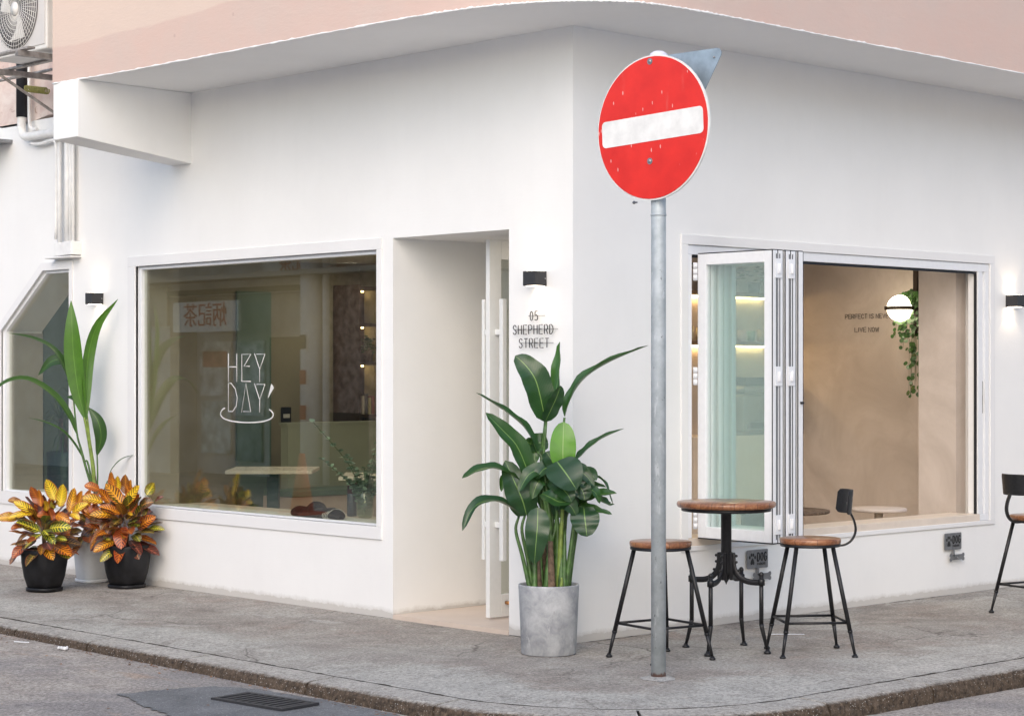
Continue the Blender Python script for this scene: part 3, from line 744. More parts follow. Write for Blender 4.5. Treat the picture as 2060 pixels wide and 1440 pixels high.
# folding window: frame, five leaves folded against the left jamb
fr = MB()
fr.box(ix0, 4.24, .0, .085, 2.285, 2.344).box(ix0, 1.03, .0, .085, .549, 2.285).box(4.19, 4.24, .0, .085, .549, 2.285).box(4.10, 4.155, .0, .085, .549, 2.285).box(4.155, 4.19, .018, .085, .549, 2.285).box(4.1195, 4.24, .0, .085, .501, .5485)
fr = fr.build("folding_window_frame", M_ALU, cafe, bevel=.003)
MB().box(1.031, 4.10, .012, .03, 2.268, 2.2845).box(4.092, 4.0995, .01, .03, .55, 2.267).build("gasket", M_GASKET, fr)
for z in (.72, .98, 1.66, 1.93, 2.12): 
    MB().lathe([(.004, 0), (.003, .003), (.001, .004)], 10).build("screw", M_GASKET, fr).matrix_local = Matrix.Translation((4.172, .018, z)) @ Matrix.Rotation(R(90), 4, 'X')
lk = MB().box(4.160, 4.186, .0165, .0175, 1.27, 1.50).build("lock_plate", M_STEEL, fr)
MB().box(4.166, 4.180, .0155, .0163, 1.33, 1.40).build("latch_slot", M_GASKET, lk)
LH = [1.062, 1.112, 1.182, 1.232, 1.302]     # x of each leaf's left face
for i, lx in enumerate(LH):
    th = .042; y1, y0 = -.018, -.612; zb, ztp = .552, 2.287; s = .068
    f = MB().box(lx, lx+th, y0, y0+s, zb, ztp).box(lx, lx+th, y1-s, y1, zb, ztp).box(lx, lx+th, y0+s, y1-s, ztp-s, ztp).box(lx, lx+th, y0+s, y1-s, zb, zb+s)
    f = f.build("window_leaf", M_ALU, cafe, bevel=.003)
    MB().box(lx+.017, lx+.025, y0+s-.008, y1-s+.008, zb+s-.008, ztp-s+.008).build("glass", M_GLASST, f)
    g_ = MB().box(lx-.001, lx+th+.001, y0+.004, y1-.004, zb-.007, zb-.0005).box(lx-.001, lx+th+.001, y0+.004, y1-.004, ztp+.0005, ztp+.006)
    g_.box(lx-.0045, lx-.0005, y0+.001, y0+.006, zb, ztp).box(lx+th+.0005, lx+th+.0045, y0+.001, y0+.006, zb, ztp)
    if i < 4:      # weather grooves on the edge
        g_.box(lx + (.027 if i % 2 == 0 else .008), lx + (.034 if i % 2 == 0 else .015), y0-.0015, y0-.0003, zb+.02, ztp-.02)
    g_.build("gasket", M_GASKET, f)
    if i in (0, 2):
        for z in (.66, 1.54, 2.18):
            h = MB().box(lx+.016, lx+.078, y0-.008, y0-.0016, z-.058, z+.058)
            h.tube([(lx+.046, y0-.012, z-.03), (lx+.046, y0-.012, z+.03)], .010, 10)
            h.build("hinge", M_ALU, f, bevel=.002)
    if i == 0:
        for z in (.66, 1.54, 2.18): MB().tube([(1.047, -.012, z-.055), (1.047, -.012, z-.019)], .0145, 12).tube([(1.047, -.012, z-.017), (1.047, -.012, z+.017)], .0145, 12).tube([(1.047, -.012, z+.019), (1.047, -.012, z+.055)], .0145, 12).build("hinge", M_ALU, f)
    if i == 4:
        MB().box(lx+th+.0006, lx+th+.004, y0+.02, y0+.04, 1.15, 1.60).build("bolt_plate", M_BLACK, f)
        MB().tube([(lx+.02, y0-.001, 1.38), (lx+.02, y0-.02, 1.38)], .008, 10).build("knob", M_GASKET, f)

# ------------------------------------------------------------------ interior things
LED = emit("warm_led_strip", (1, .68, .30), 13)
bar = thing("wall_shelf_unit", "lit back bar with two shelves and cream cupboards, seen through the folded panes", "shelving")
MB().box(3.75, 5.199, 2.9, 3.1, .021, 2.698).build("back_panel", M_INT, bar)
MB().box(3.8, 5.199, 2.45, 2.899, .021, 1.05).build("cupboard", M_COUNTER, bar, bevel=.004)
for z in (1.79, 2.20):
    sh = MB().box(3.8, 5.199, 2.68, 2.899, z, z+.03).build("shelf", plain("shelf_wood", (.16, .10, .06), .5), bar)
    MB().box(3.82, 5.18, 2.86, 2.88, z-.014, z-.001).build("light_strip", LED, sh)
cm = thing("coffee_machine", "grey espresso machine on the back bar behind the panes", "coffee machine", (4.80, 2.66, 1.052))
MB().box(-.32, .32, -.16, .18, .02, .33).box(-.30, .30, -.15, .17, .34, .40).build("body", M_STEEL, cm, bevel=.02)
MB().box(-.28, .28, -.19, -.162, .05, .10).tube([(-.12, -.2, .17), (-.12, -.30, .15)], .012, 8).tube([(.12, -.2, .17), (.12, -.30, .15)], .012, 8).build("drip_tray", M_BLACK, cm)
MB().box(-.25, .25, -.12, .15, .402, .47).build("cup_rack", M_BLACK, cm)
rnd = random.Random(2)
for k in range(9):
    x = 4.0 + k*.13; z0 = 1.822
    tag(MB().lathe([(.025, 0), (.033, .02), (.035, .08 + .05*rnd.random()), (.03, .085)], 14).build("cup", plain("cup%d_glaze" % k, (.2 + .4*rnd.random(), .25 + .3*rnd.random(), .25 + .3*rnd.random()), .4), loc=(x, 2.79, z0)),
        "small cup standing in the row on the lower lit bar shelf", "cup", "cups on the lower lit shelf")
for k in range(3):
    o = thing("shelf_plant", "small leafy plant in a pot on the upper lit bar shelf", "plant", (4.35 + .3*k, 2.79, 2.232), 0, "plants on the upper lit shelf")
    MB().lathe([(.04, 0), (.055, .09), (.05, .09)], 16).build("pot", M_POTBLK, o)
    f = MB()
    for q in range(26):
        a = rnd.random()*6.28; l = .08 + rnd.random()*.12; zt_ = .1 + rnd.random()*.14
        f.sphere((math.cos(a)*l*.8, math.sin(a)*l*.5, zt_), .022, 6, 4, (1, 1, .3))
    f.build("foliage", M_VINE, o)

# back-left dining room seen through the big pane
def table_in(x, y, rz, leg, label):
    o = thing("cafe_table", label, "table", (x, y, .021), R(rz), "square tables inside the cafe")
    MB().box(-.36, .36, -.36, .36, .70, .73).build("tabletop", plain("cream_laminate", (.74, .70, .62), .3) if "cream_laminate" not in bpy.data.materials else bpy.data.materials["cream_laminate"], o, bevel=.004)
    MB().box(-.05, .05, -.05, .05, .02, .70).build("pedestal", leg, o)
    MB().box(-.22, .22, -.22, .22, 0, .02).build("base", leg, o)
table_in(2.0, 5.6, 47, M_DKGREEN, "pale square table on a dark green pedestal, further from the glass vase")
table_in(2.05, 4.15, 47, plain("maroon_metal", (.06, .012, .012), .4), "pale square table on a maroon pedestal, half behind the eucalyptus")
hw = tag(MB().box(3.62, 5.199, 7.55, 7.67, .021, 1.05).box(3.60, 5.199, 7.54, 7.68, 1.051, 1.075).build("half_wall", plain("pale_green_tile", (.42, .46, .38), .4, 0, .5, .05, 3)), "pale green tiled half wall at the back of the dining room", "partition")
o = thing("banquette", "low built-in bench along the half wall in the dining room", "bench", (4.2, 7.3, .021))
MB().box(-.9, .95, -.22, .22, 0, .36).build("base", M_INT, o); MB().box(-.9, .95, -.24, .22, .362, .42).build("seat", M_GREEN, o, bevel=.01)
o = thing("switch_plate", "small dark wall switch plate with a pale insert above the half wall", "switch", (3.66, 8.385, 1.13))
# stands on the end wall between the panels
MB().box(.50, .62, -.004, .010, -.08, .08).build("plate", M_BLACK, o); MB().box(.52, .60, -.008, -.0045, -.03, .01).build("insert", M_SIGNWHT, o)
sh = thing("display_shelf", "dark display shelf with warm light in the far corner of the dining room", "shelving", (4.85, 8.2, .021))
MB().box(0, .34, .12, .17, 0, 2.45).box(-.03, 0, -.25, .17, 0, 2.45).build("carcass", plain("dark_walnut", (.05, .03, .02), .5), sh)
for z in (1.08, 1.62, 2.02, 2.40):
    b = MB().box(.001, .33, -.25, .119, z, z+.03).build("shelf", bpy.data.materials["dark_walnut"], sh)
    if z > 1.2: MB().box(.02, .31, .09, .105, z-.014, z-.001).build("light_strip", LED, b)
for k in range(5):
    tag(MB().box(-.016, .016, -.07, .07, 0, .17 + .02*(k % 3)).build("book", plain("book%d_cover" % k, ((.5, .3, .2), (.6, .55, .45), (.1, .1, .1), (.5, .42, .2), (.3, .1, .08))[k], .6), loc=(4.90 + .045*k, 8.10, 1.132)),
        "upright book in the row on the lowest display shelf", "book", "books on the corner display shelf")
o = thing("basket_plant", "trailing green plant in a basket on the display shelf", "plant", (5.02, 8.08, 1.672))
MB().lathe([(.06, 0), (.08, .12), (.07, .12)], 14).build("basket", M_BARK, o)
f = MB()
for q in range(60):
    a = rnd.random()*6.28; l = rnd.random()*.12; f.sphere((math.cos(a)*l, math.sin(a)*l, .12 + rnd.random()*.16 - l*.4), .022, 6, 4, (1, 1, .4))
f.build("foliage", M_VINE, o)
# tall planter behind the slanted window
o = thing("dracaena_planter", "spiky dracaena in a tall dark green planter behind the slanted window", "plant", (.80, 6.95, .021))
MB().lathe([(.13, 0), (.16, .86), (.15, .87), (.14, .84)], 28).build("pot", M_DKGREEN, o)
f = MB(); st = MB()
for k, (ax, az) in enumerate(((-.03, 1.15), (.05, 1.3), (0, 1.05))):
    st.tube([(ax, 0, .84), (ax*1.5, 0, az)], .018, 8)
    for q in range(34):
        a = rnd.random()*6.28; e = rnd.random()*1.5 - .35; l = .28 + rnd.random()*.14
        dr = Vector((math.cos(a)*math.cos(e), math.sin(a)*math.cos(e), math.sin(e))); b0 = Vector((ax*1.5, 0, az))
        f.cur = .25 + .3*rnd.random()
        leaf(f, [b0, b0 + dr*l*.55, b0 + dr*l + Vector((0, 0, -.12*l/.3))], .014, (dr.cross(Vector((0,0,1))).cross(dr)), .2, n=5)
f.build("foliage", M_PALM, o); st.build("stem", M_BARK, o)

# eucalyptus in a vase on the ledge
v = thing("vase_of_eucalyptus", "clear glass vase of eucalyptus sprigs on the window ledge", "vase", (.46, 2.47, .573))
MB().lathe([(.045, 0), (.058, .02), (.060, .12), (.050, .165), (.046, .18), (.044, .165), (.054, .12), (.052, .02), (.02, .012)], 24).build("vase", M_VASE, v)
f = MB(); st = MB(); rnd = random.Random(21)
def S2(s, d, z): return CAM_R*s + CAM_F*d + Vector((0, 0, z))
for tip in ((-.36, 0, .66), (-.30, .05, .40), (-.16, -.05, .30), (.12, .03, .62), (.05, -.03, .38), (.10, .06, .44), (.02, .05, .26), (-.08, -.05, .24), (.09, .0, .24), (.0, -.06, .34), (-.05, .02, .33), (.14, -.02, .30), (-.12, .05, .42)):
    tp = S2(*tip); pts = cat_rom([(0, 0, .02), (tp.x*.25, tp.y*.25, tp.z*.5), tp], 16); st.tube(pts, .002, 5)
    for i in range(4, 17):
        for sgn in range(4):
            c = pts[i]; a = rnd.random()*6.28; sz = .040 * (1.15 - i/26)
            dr = Vector((math.cos(a), math.sin(a), rnd.random() - .3)).normalized()
            nn = Vector((rnd.random()-.5, rnd.random()-.5, 1)).normalized(); sd = dr.cross(nn).normalized()*sz*.55
            f.add([c, c + dr*sz*.3 + sd*1.2, c + dr*sz*.8 + sd*1.2, c + dr*sz*1.2, c + dr*sz*.8 - sd*1.2, c + dr*sz*.3 - sd*1.2], [tuple(range(6))])
f.build("foliage", M_EUC, v); st.build("stem", M_STEMG, v)
o = thing("flask", "slim grey flask with a maroon top standing beside the vase", "flask", (.50, 2.66, .573))
MB().lathe([(.034, 0), (.036, .01), (.036, .15), (.034, .155)], 20).build("body", plain("grey_flask", (.10, .115, .14), .4, .3), o)
MB().lathe([(.033, .155), (.034, .16), (.033, .225), (.02, .235), (.001, .236)], 20).build("lid", bpy.data.materials["maroon_metal"], o)
# folded jacket
jk = thing("folded_jacket", "black jacket with white striped cuff lying on the window ledge", "jacket", (.20, 2.66, .573))
mb = MB(); nu, nv = 44, 20; vs = []
for i in range(nu + 1):
    for j in range(nv):
        u = i/nu; a = 2*math.pi*j/nv
        prof = math.sin(math.pi*min(max(u, .002), .998))**.25
        x = (u - .5)*.52
        rr = prof*(1 + .05*math.sin(u*17 + math.sin(a*2)*1.3) + .06*math.sin(a*3 + u*9))
        hh = .078*(1 + .14*math.sin(u*8 + 1)) + (.035 if .40 < u < .52 else 0)
        vs.append((.085*rr*math.cos(a), -x, .001 + max(0, hh*rr*(math.sin(a)*.5 + .5))))
fs = [(i*nv+j, i*nv+(j+1) % nv, (i+1)*nv+(j+1) % nv, (i+1)*nv+j) for i in range(nu) for j in range(nv)]
mb.add(vs, fs, True); mb.build("body", plain("black_fleece", (.012, .013, .016), .85, 0, .3, .4, 30, .4), jk)
for k in range(4):
    pts = [(.076*math.cos(a), -.150 - .017*k + .01*math.sin(a*2), .034 + .037*math.sin(a)) for a in [i*math.pi*2/22 for i in range(22)]]
    MB().tube(pts, .0028, 6, closed=True).build("cuff_stripe", M_SIGNWHT, jk)

# globe lamp, its rail and the trailing vine
gl = thing("globe_lamp", "glowing white globe lamp with a dark band on the beige inner wall", "lamp", (4.90, 1.255, 2.07))
MB().sphere((0, 0, 0), .104, 32, 20).build("globe", emit("globe_glow", (1, .88, .64), 6.0), gl)
MB().lathe([(.106, -.014), (.124, -.014), (.124, .014), (.106, .014), (.106, -.014)], 40).build("band", plain("dark_bronze", (.03, .018, .012), .45, .4), gl)
MB().box(.03, .065, -.135, -.10, -.20, .629).box(.03, .065, -.12, .0, -.012, .012).build("rail", bpy.data.materials["dark_bronze"], gl)
vn = thing("trailing_vine", "string of round green leaves hanging beside the globe lamp", "plant", (4.96, 1.17, 2.14))
st = MB(); f = MB(); rnd = random.Random(4)
MB().lathe([(.05, -.06), (.07, 0), (.06, .0)], 18, (.06, -.03, -.04)).build("pot", M_POTBLK, vn)
for k in range(24):
    a0 = -.10 + rnd.random()*.20; ln = .25 + rnd.random()*.55 if a0 < .04 else .15 + rnd.random()*.25
    if k < 4: ln = .70 + .12*rnd.random(); a0 = -.06 + .03*k
    if k == 5: a0 = .15; ln = .30
    y0 = -a0*0 + a0; pts = cat_rom([(.0, -.03, .03), (-.03, y0*.7, .03), (-.03 + .03*rnd.random(), y0, -.10), (-.02, y0 + .02*rnd.random(), -ln)], 18)
    st.tube(pts, .0015, 4)
    for p in pts[3:]:
        if rnd.random() < .8:
            r_ = .015 + rnd.random()*.008; c = p + Vector((-.01 - rnd.random()*.02, (rnd.random() - .5)*.035, (rnd.random() - .5)*.02))
            n_ = Vector((-1, rnd.random() - .6, rnd.random()*.8)).normalized(); a_ = n_.orthogonal().normalized(); b_ = n_.cross(a_)
            f.add([c + a_*r_*math.cos(q*.9)+b_*r_*math.sin(q*.9) for q in range(7)], [tuple(range(7))])
for q in range(60):
    c = Vector((-.02 + rnd.random()*.08, -.10 + rnd.random()*.17, -.02 + rnd.random()*.10)); r_ = .016
    n_ = Vector((-1, rnd.random() - .6, rnd.random()*.8)).normalized(); a_ = n_.orthogonal().normalized(); b_ = n_.cross(a_)
    f.add([c + a_*r_*math.cos(k*.9)+b_*r_*math.sin(k*.9) for k in range(7)], [tuple(range(7))])
f.build("foliage", M_VINE, vn); st.build("stem", M_STEMG, vn)
o = thing("window_table", "round dark topped table just inside the open folding window", "table", (2.75, .72, .021), 0)
MB().lathe([(.34, .565), (.35, .57), (.35, .585), (.001, .586)], 40).build("tabletop", M_BARK, o); MB().lathe([(.03, .02), (.03, .60)], 16).lathe([(.2, 0), (.2, .02)], 24).build("pedestal", M_BLACK, o)
o = thing("inner_chair", "black seat back seen low beside the folded window leaves", "chair", (2.38, .62, .021), 0)
MB().box(-.14, .14, -.02, .02, .35, .60).build("backrest", M_BLACK, o, bevel=.01); MB().box(-.18, .18, -.36, -.02, .40, .44).build("seat", M_BLACK, o, bevel=.01)
for a in (-.15, .15):
    for b in (-.33, -.03): MB().tube([(a, b, 0), (a*.9, b, .4)], .012, 8).build("leg", M_BLACK, o)
o = thing("inner_stool", "round cream stool beside the inner table, near the partition", "stool", (3.53, .45, .021), 0)
MB().lathe([(.19, .552), (.20, .556), (.20, .574), (.19, .578), (.001, .579)], 36).build("seat", M_INT, o); MB().lathe([(.15, 0), (.15, .015), (.03, .03), (.03, .56)], 20).build("pedestal", M_COUNTER, o)

# unseen area lamps added below the ceilings to brighten the rooms
for x, y, e in ((2.2, 3.4, 14), (2.6, 5.9, 16), (4.2, 1.2, 9), (4.5, 4.2, 14), (1.1, 7.4, 5), (4.4, 7.6, 9), (2.7, .9, 14)):
    L_ = bpy.data.lights.new("room_fill", 'AREA'); L_.shape = 'DISK'; L_.size = .25; L_.energy = e*.50; L_.color = (1, .86, .68)
    q = bpy.data.objects.new("room_fill", L_); S.collection.objects.link(q); q.location = (x, y, 2.66)

# ------------------------------------------------------------------ lettering from strokes
G = {'A': [[(0,0),(.5,1),(1,0)],[(.2,.36),(.8,.36)]], 'C': 'arcC', 'D': [[(0,0),(0,1),(.5,1),(.88,.8),(1,.5),(.88,.2),(.5,0),(0,0)]],
     'E': [[(1,1),(0,1),(0,0),(1,0)],[(0,.52),(.85,.52)]], 'F': [[(1,1),(0,1),(0,0)],[(0,.52),(.85,.52)]],
     'G': [[(.95,.82),(.7,.98),(.4,1),(.12,.85),(0,.5),(.12,.15),(.4,0),(.75,.03),(1,.2),(1,.48),(.6,.48)]],
     'H': [[(0,0),(0,1)],[(1,0),(1,1)],[(0,.52),(1,.52)]], 'I': [[(.5,0),(.5,1)]], 'K': [[(0,0),(0,1)],[(1,1),(0,.42)],[(.28,.6),(1,0)]],
     'L': [[(0,1),(0,0),(1,0)]], 'N': [[(0,0),(0,1),(1,0),(1,1)]], 'O': [[(.5,1),(.15,.85),(0,.5),(.15,.15),(.5,0),(.85,.15),(1,.5),(.85,.85),(.5,1)]],
     'P': [[(0,0),(0,1),(.6,1),(.92,.9),(1,.74),(.92,.56),(.6,.46),(0,.46)]], 'R': [[(0,0),(0,1),(.6,1),(.92,.9),(1,.74),(.92,.56),(.6,.48),(0,.48)],[(.5,.48),(1,0)]],
     'S': [[(.95,.82),(.75,.97),(.4,1),(.1,.88),(.05,.7),(.3,.55),(.7,.45),(.97,.28),(.88,.1),(.6,0),(.25,.02),(0,.18)]],
     'T': [[(0,1),(1,1)],[(.5,1),(.5,0)]], 'V': [[(0,1),(.5,0),(1,1)]], 'W': [[(0,1),(.25,0),(.5,.9),(.75,0),(1,1)]],
     '0': [[(.5,1),(.15,.88),(0,.5),(.15,.12),(.5,0),(.85,.12),(1,.5),(.85,.88),(.5,1)]],
     '5': [[(.9,1),(.12,1),(.05,.55),(.5,.62),(.88,.5),(1,.3),(.85,.08),(.45,0),(0,.1)]]}
G['C'] = [[(.97,.8),(.75,.96),(.5,1),(.15,.85),(0,.5),(.15,.15),(.5,0),(.75,.04),(.97,.2)]]
def write(mb, txt, o, ex, ez, en, h, w, gap, r, th=.002, align='C', strip=None):
    o, ex, ez, en = map(Vector, (o, ex, ez, en)); adv = []; x = 0
    for ch in txt:
        cw = w*.25 if ch == 'I' else (w*.55 if ch == ' ' else (w*1.25 if ch == 'W' else w)); adv.append((x, cw)); x += cw + gap
    x -= gap; x0 = -x/2 if align == 'C' else 0
    for ch, (ax, cw) in zip(txt, adv):
        if ch == ' ': continue
        for st_ in G[ch]:
            pts = [o + ex*(x0 + ax + a*cw) + ez*(b*h) for a, b in st_]
            mb.tube(pts, [(th, r)]*len(pts), 8, flat=en)
    return x

# address letters on stand-off pins, left wall
mb = MB()
for txt, yc, z in (("05", .303, 1.868), ("SHEPHERD", .311, 1.788), ("STREET", .304, 1.708)):
    n_ = len(txt); h = .054
    write(mb, txt, (-.022, yc, z), (0, -1, 0), (0, 0, 1), (1, 0, 0), h, .028 if n_ > 2 else .024, .0165, .0027, .003)
lt = tag(mb.build("address_lettering", M_DARKTXT), "thin dark letters 05 SHEPHERD STREET under the wall lamp by the door", "lettering")
mb = MB()
for n_, yc, z in ((2, .303, 1.868), (8, .311, 1.788), (6, .304, 1.708)):
    wd = n_*.0225 + (.02 if n_ == 2 else 0); mb.tube([(-.012, yc + wd*.9, z+.028), (-.012, yc - wd - .02, z+.028)], .0016, 6)
mb.build("pin_shadow_rod", plain("pin_shadow_grey", (.22, .22, .22), .5), lt)  # grey rods stand in for the shadows of the fixing pins
# HEY DAY on the big pane
HD = [[[(0,0),(0,1)],[(.9,0),(.9,1)],[(0,.53),(.9,.53)]],
      [[(1,.02),(.06,.02),(.06,.97),(1,.97),(.28,.55),(.88,.55)]],
      [[(0,1),(.55,.44),(.55,0)],[(.55,.44),(1.1,.97),(.22,.97)]]]
mb = MB(); cx, s0 = 3.482, .455/ (3.482-3.029)
def hd(pts, rr=.0042): mb.tube([(.0435, a, b) for a, b in pts], [(.0012, rr)]*len(pts), 6, flat=Vector((1, 0, 0)))
cell = .135
for row, zb, H_ in ((0, 1.497, .198), (1, 1.287, .200)):
    for c_ in range(3):
        y0 = 3.482 - c_*.155
        if row == 0: strokes = HD[c_]
        else: strokes = [[[(0,0),(0,1),(.3,1),(.75,.8),(.95,.5),(.85,.2),(.45,.01),(0,.01)]], [[(.02,-.02),(.5,1),(1.0,.02),(.2,.02)]], HD[2]][c_]
        for st_ in strokes: hd([(y0 - a*.112, zb + b*H_) for a, b in st_])
pts = [(3.525, 1.312), (3.555, 1.300), (3.575, 1.278), (3.57, 1.255), (3.52, 1.233), (3.42, 1.219), (3.27, 1.214), (3.12, 1.220), (3.02, 1.234), (2.965, 1.255), (2.955, 1.278), (2.975, 1.298), (3.0, 1.308)]
hd([(p.x, p.y) for p in cat_rom([(a, b, 0) for a, b in pts], 50)], .0055)
mb.prism([(2.975, 1.485), (2.955, 1.470), (2.948, 1.455), (3.015, 1.385)], (.0424, 0, 0), (0, 1, 0), (0, 0, 1), (1, 0, 0), .0022)
tag(mb.build("window_lettering", M_SIGNWHT, fixn=True), "white line lettering HEY DAY with a curved saucer line on the big window", "lettering")
for txt, yc, z, w_ in (("PERFECT IS NEVER", 1.785, 2.005, .0235), ("LIVE NOW", 1.80, 1.895, .026)):
    ln_ = thing("wall_lettering", "small dark words %s on the beige inner wall" % txt, "lettering", (5.19, yc, z))
    words = txt.split(" "); adv = []; x = 0
    for w0 in words:
        wd = sum((w_*.25 if c_ == 'I' else w_*1.25 if c_ == 'W' else w_) + .0095 for c_ in w0) - .0095; adv.append(x); x += wd + .026
    for w0, ax in zip(words, adv):
        wb = MB(); write(wb, w0, (.003, (x - .026)/2 - ax, 0), (0, -1, 0), (0, 0, 1), (1, 0, 0), .037, w_, .0095, .0021, .002, align='L'); wb.build("word", M_DARKTXT, ln_)

# dog parking plates
def dog(x, z, label):
    o = thing("dog_hook_sign", label, "sign", (x, 0, z), 0, "dog parking plates on the low wall")
    r = .008; w, h = .205, .118
    pl = []
    for cx_, cz_, a0 in ((w-r, r, -90), (w-r, h-r, 0), (r, h-r, 90), (r, r, 180)):
        for k in range(4): a = R(a0 + 30*k); pl.append((cx_ + r*math.cos(a), cz_ + r*math.sin(a)))
    MB().prism(pl, (0, -.014, 0), (1, 0, 0), (0, 0, 1), (0, -1, 0), .003).build("plate", M_STEEL, o, fixn=True)
    t_ = MB(); write(t_, "DOG", (.100, -.0185, .046), (1, 0, 0), (0, 0, 1), (0, 1, 0), .052, .022, .012, .0050, .0010, align='L')
    write(t_, "PARKING", (.100, -.0185, .020), (1, 0, 0), (0, 0, 1), (0, 1, 0), .015, .009, .0035, .0011, .0008, align='L')
    t_.build("lettering", M_DARKTXT, o)
    pw = MB(); rot = Matrix.Rotation(R(90), 4, 'X')
    for a, b, ra, rb in ((.026, .072, .0075, .011), (.043, .087, .0072, .011), (.061, .086, .0072, .011), (.078, .070, .0075, .011)):
        pw.prism([(a + ra*math.cos(k*.524), b + rb*math.sin(k*.524)) for k in range(12)], (0, -.0175, 0), (1, 0, 0), (0, 0, 1), (0, -1, 0), .0012)
    pw.prism([(.052, .066), (.063, .055), (.070, .038), (.068, .026), (.060, .024), (.052, .029), (.044, .024), (.036, .026), (.034, .038), (.041, .055)], (0, -.0175, 0), (1, 0, 0), (0, 0, 1), (0, -1, 0), .0012)
    pw.build("paw_print", M_DARKTXT, o, fixn=True)
    bn = MB(); bx, bz = .055, -.052      # bone hook on its neck
    out = []
    for cx_, cz_, a0, a1 in ((0, .012, 300, 60), (0, -.012, 300, 60)): pass
    def lobe(cx_, cz_, s, e): return [(cx_ + .014*math.cos(R(s + (e-s)*k/8)), cz_ + .014*math.sin(R(s + (e-s)*k/8))) for k in range(9)]
    out = lobe(.145, .013, -20, 170)[::-1][:0] + lobe(0, .014, 20, 250) + lobe(0, -.014, 110, 340) + lobe(.15, -.014, 200, 430) + lobe(.15, .014, -70, 160)
    bn.prism([(bx + a, bz + b) for a, b in out], (0, -.030, 0), (1, 0, 0), (0, 0, 1), (0, -1, 0), .003)
    bn.box(.085, .100, -.033, -.014, -.046, .004)
    bn.tube([(.12, -.033, -.055), (.12, -.045, -.062), (.12, -.047, -.050)], .004, 8)
    bn.build("bone_hook", M_STEEL, o, fixn=True)
dog(1.53, .326, "steel DOG PARKING plate with bone hook, behind the round table")
dog(3.665, .315, "steel DOG PARKING plate with bone hook, under the right end of the open window")

# ------------------------------------------------------------------ wall lamps
def sconce(loc, rz, label):
    o = thing("wall_lamp", label, "lamp", loc, rz, "black cube wall lamps")
    # local: wall at y=0, box towards -y
    MB().box(-.05, .05, -.10, -.002, -.0425, -.037).box(-.05, .05, -.10, -.002, .037, .0425).box(-.05, .05, -.10, -.092, -.037, .037).box(-.05, -.042, -.092, -.002, -.037, .037).box(.042, .05, -.092, -.002, -.037, .037).build("housing", M_LAMPBLK, o, bevel=.0015)
    MB().lathe([(.003, 0), (.003, .002), (.001, .003)], 8).build("screw", M_SIGNWHT, o).matrix_local = Matrix.Translation((.0505, -.015, 0)) @ Matrix.Rotation(R(90), 4, 'Y')
    MB().box(-.036, .036, -.086, -.008, .0427, .0437).box(-.036, .036, -.086, -.008, -.0437, -.0427).build("lens", emit("lamp_lens", (1, .86, .68), 8) if "lamp_lens" not in bpy.data.materials else bpy.data.materials["lamp_lens"], o)
    for s in (1, -1):
        l = bpy.data.lights.new("lamp_beam", 'SPOT'); l.energy = .6; l.spot_size = R(88); l.spot_blend = .12; l.color = (1, .72, .46); l.shadow_soft_size = .004
        q = bpy.data.objects.new("lamp_beam", l); S.collection.objects.link(q); q.parent = o
        q.location = (0, -.042, .049*s); q.rotation_euler = (R(180) if s > 0 else 0, 0, 0)
sconce((0, .265, 2.112), R(-90), "black cube wall lamp above the street address letters")
sconce((0, 5.10, 2.124), R(-90), "black cube wall lamp above the tall leaves of the white pot")
sconce((4.50, 0, 2.083), 0, "black cube wall lamp right of the folding window at the picture edge")

# ------------------------------------------------------------------ pipes, AC
o = thing("drain_pipes", "white painted pipes and conduits running down the wall into small boxes", "pipes", (0, 5.5, 2.45))
P0 = Vector((0, 5.5, 2.45))
def rel(pts): return [Vector(p) - P0 for p in pts]
for y, r_, zt_ in ((5.615, .017, 3.40), (5.497, .025, 3.55), (5.452, .014, 3.55), (5.417, .012, 3.55)):
    MB().tube(rel([(-.045, y, 2.50), (-.045, y, zt_)]), r_, 14).build("pipe", M_PIPE, o)
MB().tube(rel(cat_rom([(-.06, 6.17, 3.62), (-.06, 6.17, 3.50), (-.06, 6.12, 3.445), (-.06, 6.0, 3.435), (-.06, 5.70, 3.435), (-.05, 5.63, 3.42), (-.045, 5.615, 3.36)], 30)), .034, 14).build("pipe", M_PIPE, o)
MB().tube(rel(cat_rom([(-.05, 6.07, 4.2), (-.05, 6.07, 3.60), (-.05, 6.03, 3.50), (-.05, 5.95, 3.485)], 24)), .013, 10).build("pipe", M_PIPE, o)
MB().tube(rel(cat_rom([(-.05, 6.05, 3.38), (-.05, 5.9, 3.365), (-.05, 5.72, 3.38), (-.05, 5.66, 3.33), (-.05, 5.655, 3.1), (-.05, 5.66, 2.6)], 24)), .014, 10).build("pipe", M_PIPE, o)
MB().tube(rel([(-.06, 6.17, 3.60), (-.06, 6.17, 4.6)]), .044, 14).build("black_pipe", M_GASKET, o)
MB().box(-.09, -.001, -.13, -.02 , .02, .125).box(-.075, -.001, .0, .155, .02, .12).box(-.095, -.001, -.135, .26, 0, .012).build("junction_box", M_PIPE, o, bevel=.004)
o = tag(MB().tube([(-.10 + .024*math.cos(k*.8), 6.03 - k*.0031, 3.81 - k*.0005 + .024*math.sin(k*.8)) for k in range(104)], .0055, 6).build("coiled_cable", plain("yellow_green_cable", (.26, .25, .07), .6)), "short yellow green coiled cable on the old wall under the air conditioner", "cable")
ac = thing("air_conditioner", "white outdoor air conditioner with a large fan grille on wall brackets", "air conditioner", (-.80, 4.845, 3.875))
w2 = .33
MB().box(0, .34, -w2, .47, 0, .64).build("casing", M_AC, ac, bevel=.012)
MB().box(-.006, -.001, -w2 + .018, .45, .035, .60).build("front_panel", plain("panel_grey", (.60, .57, .55), .5, 0, .4, .06, 5), ac, bevel=.004)
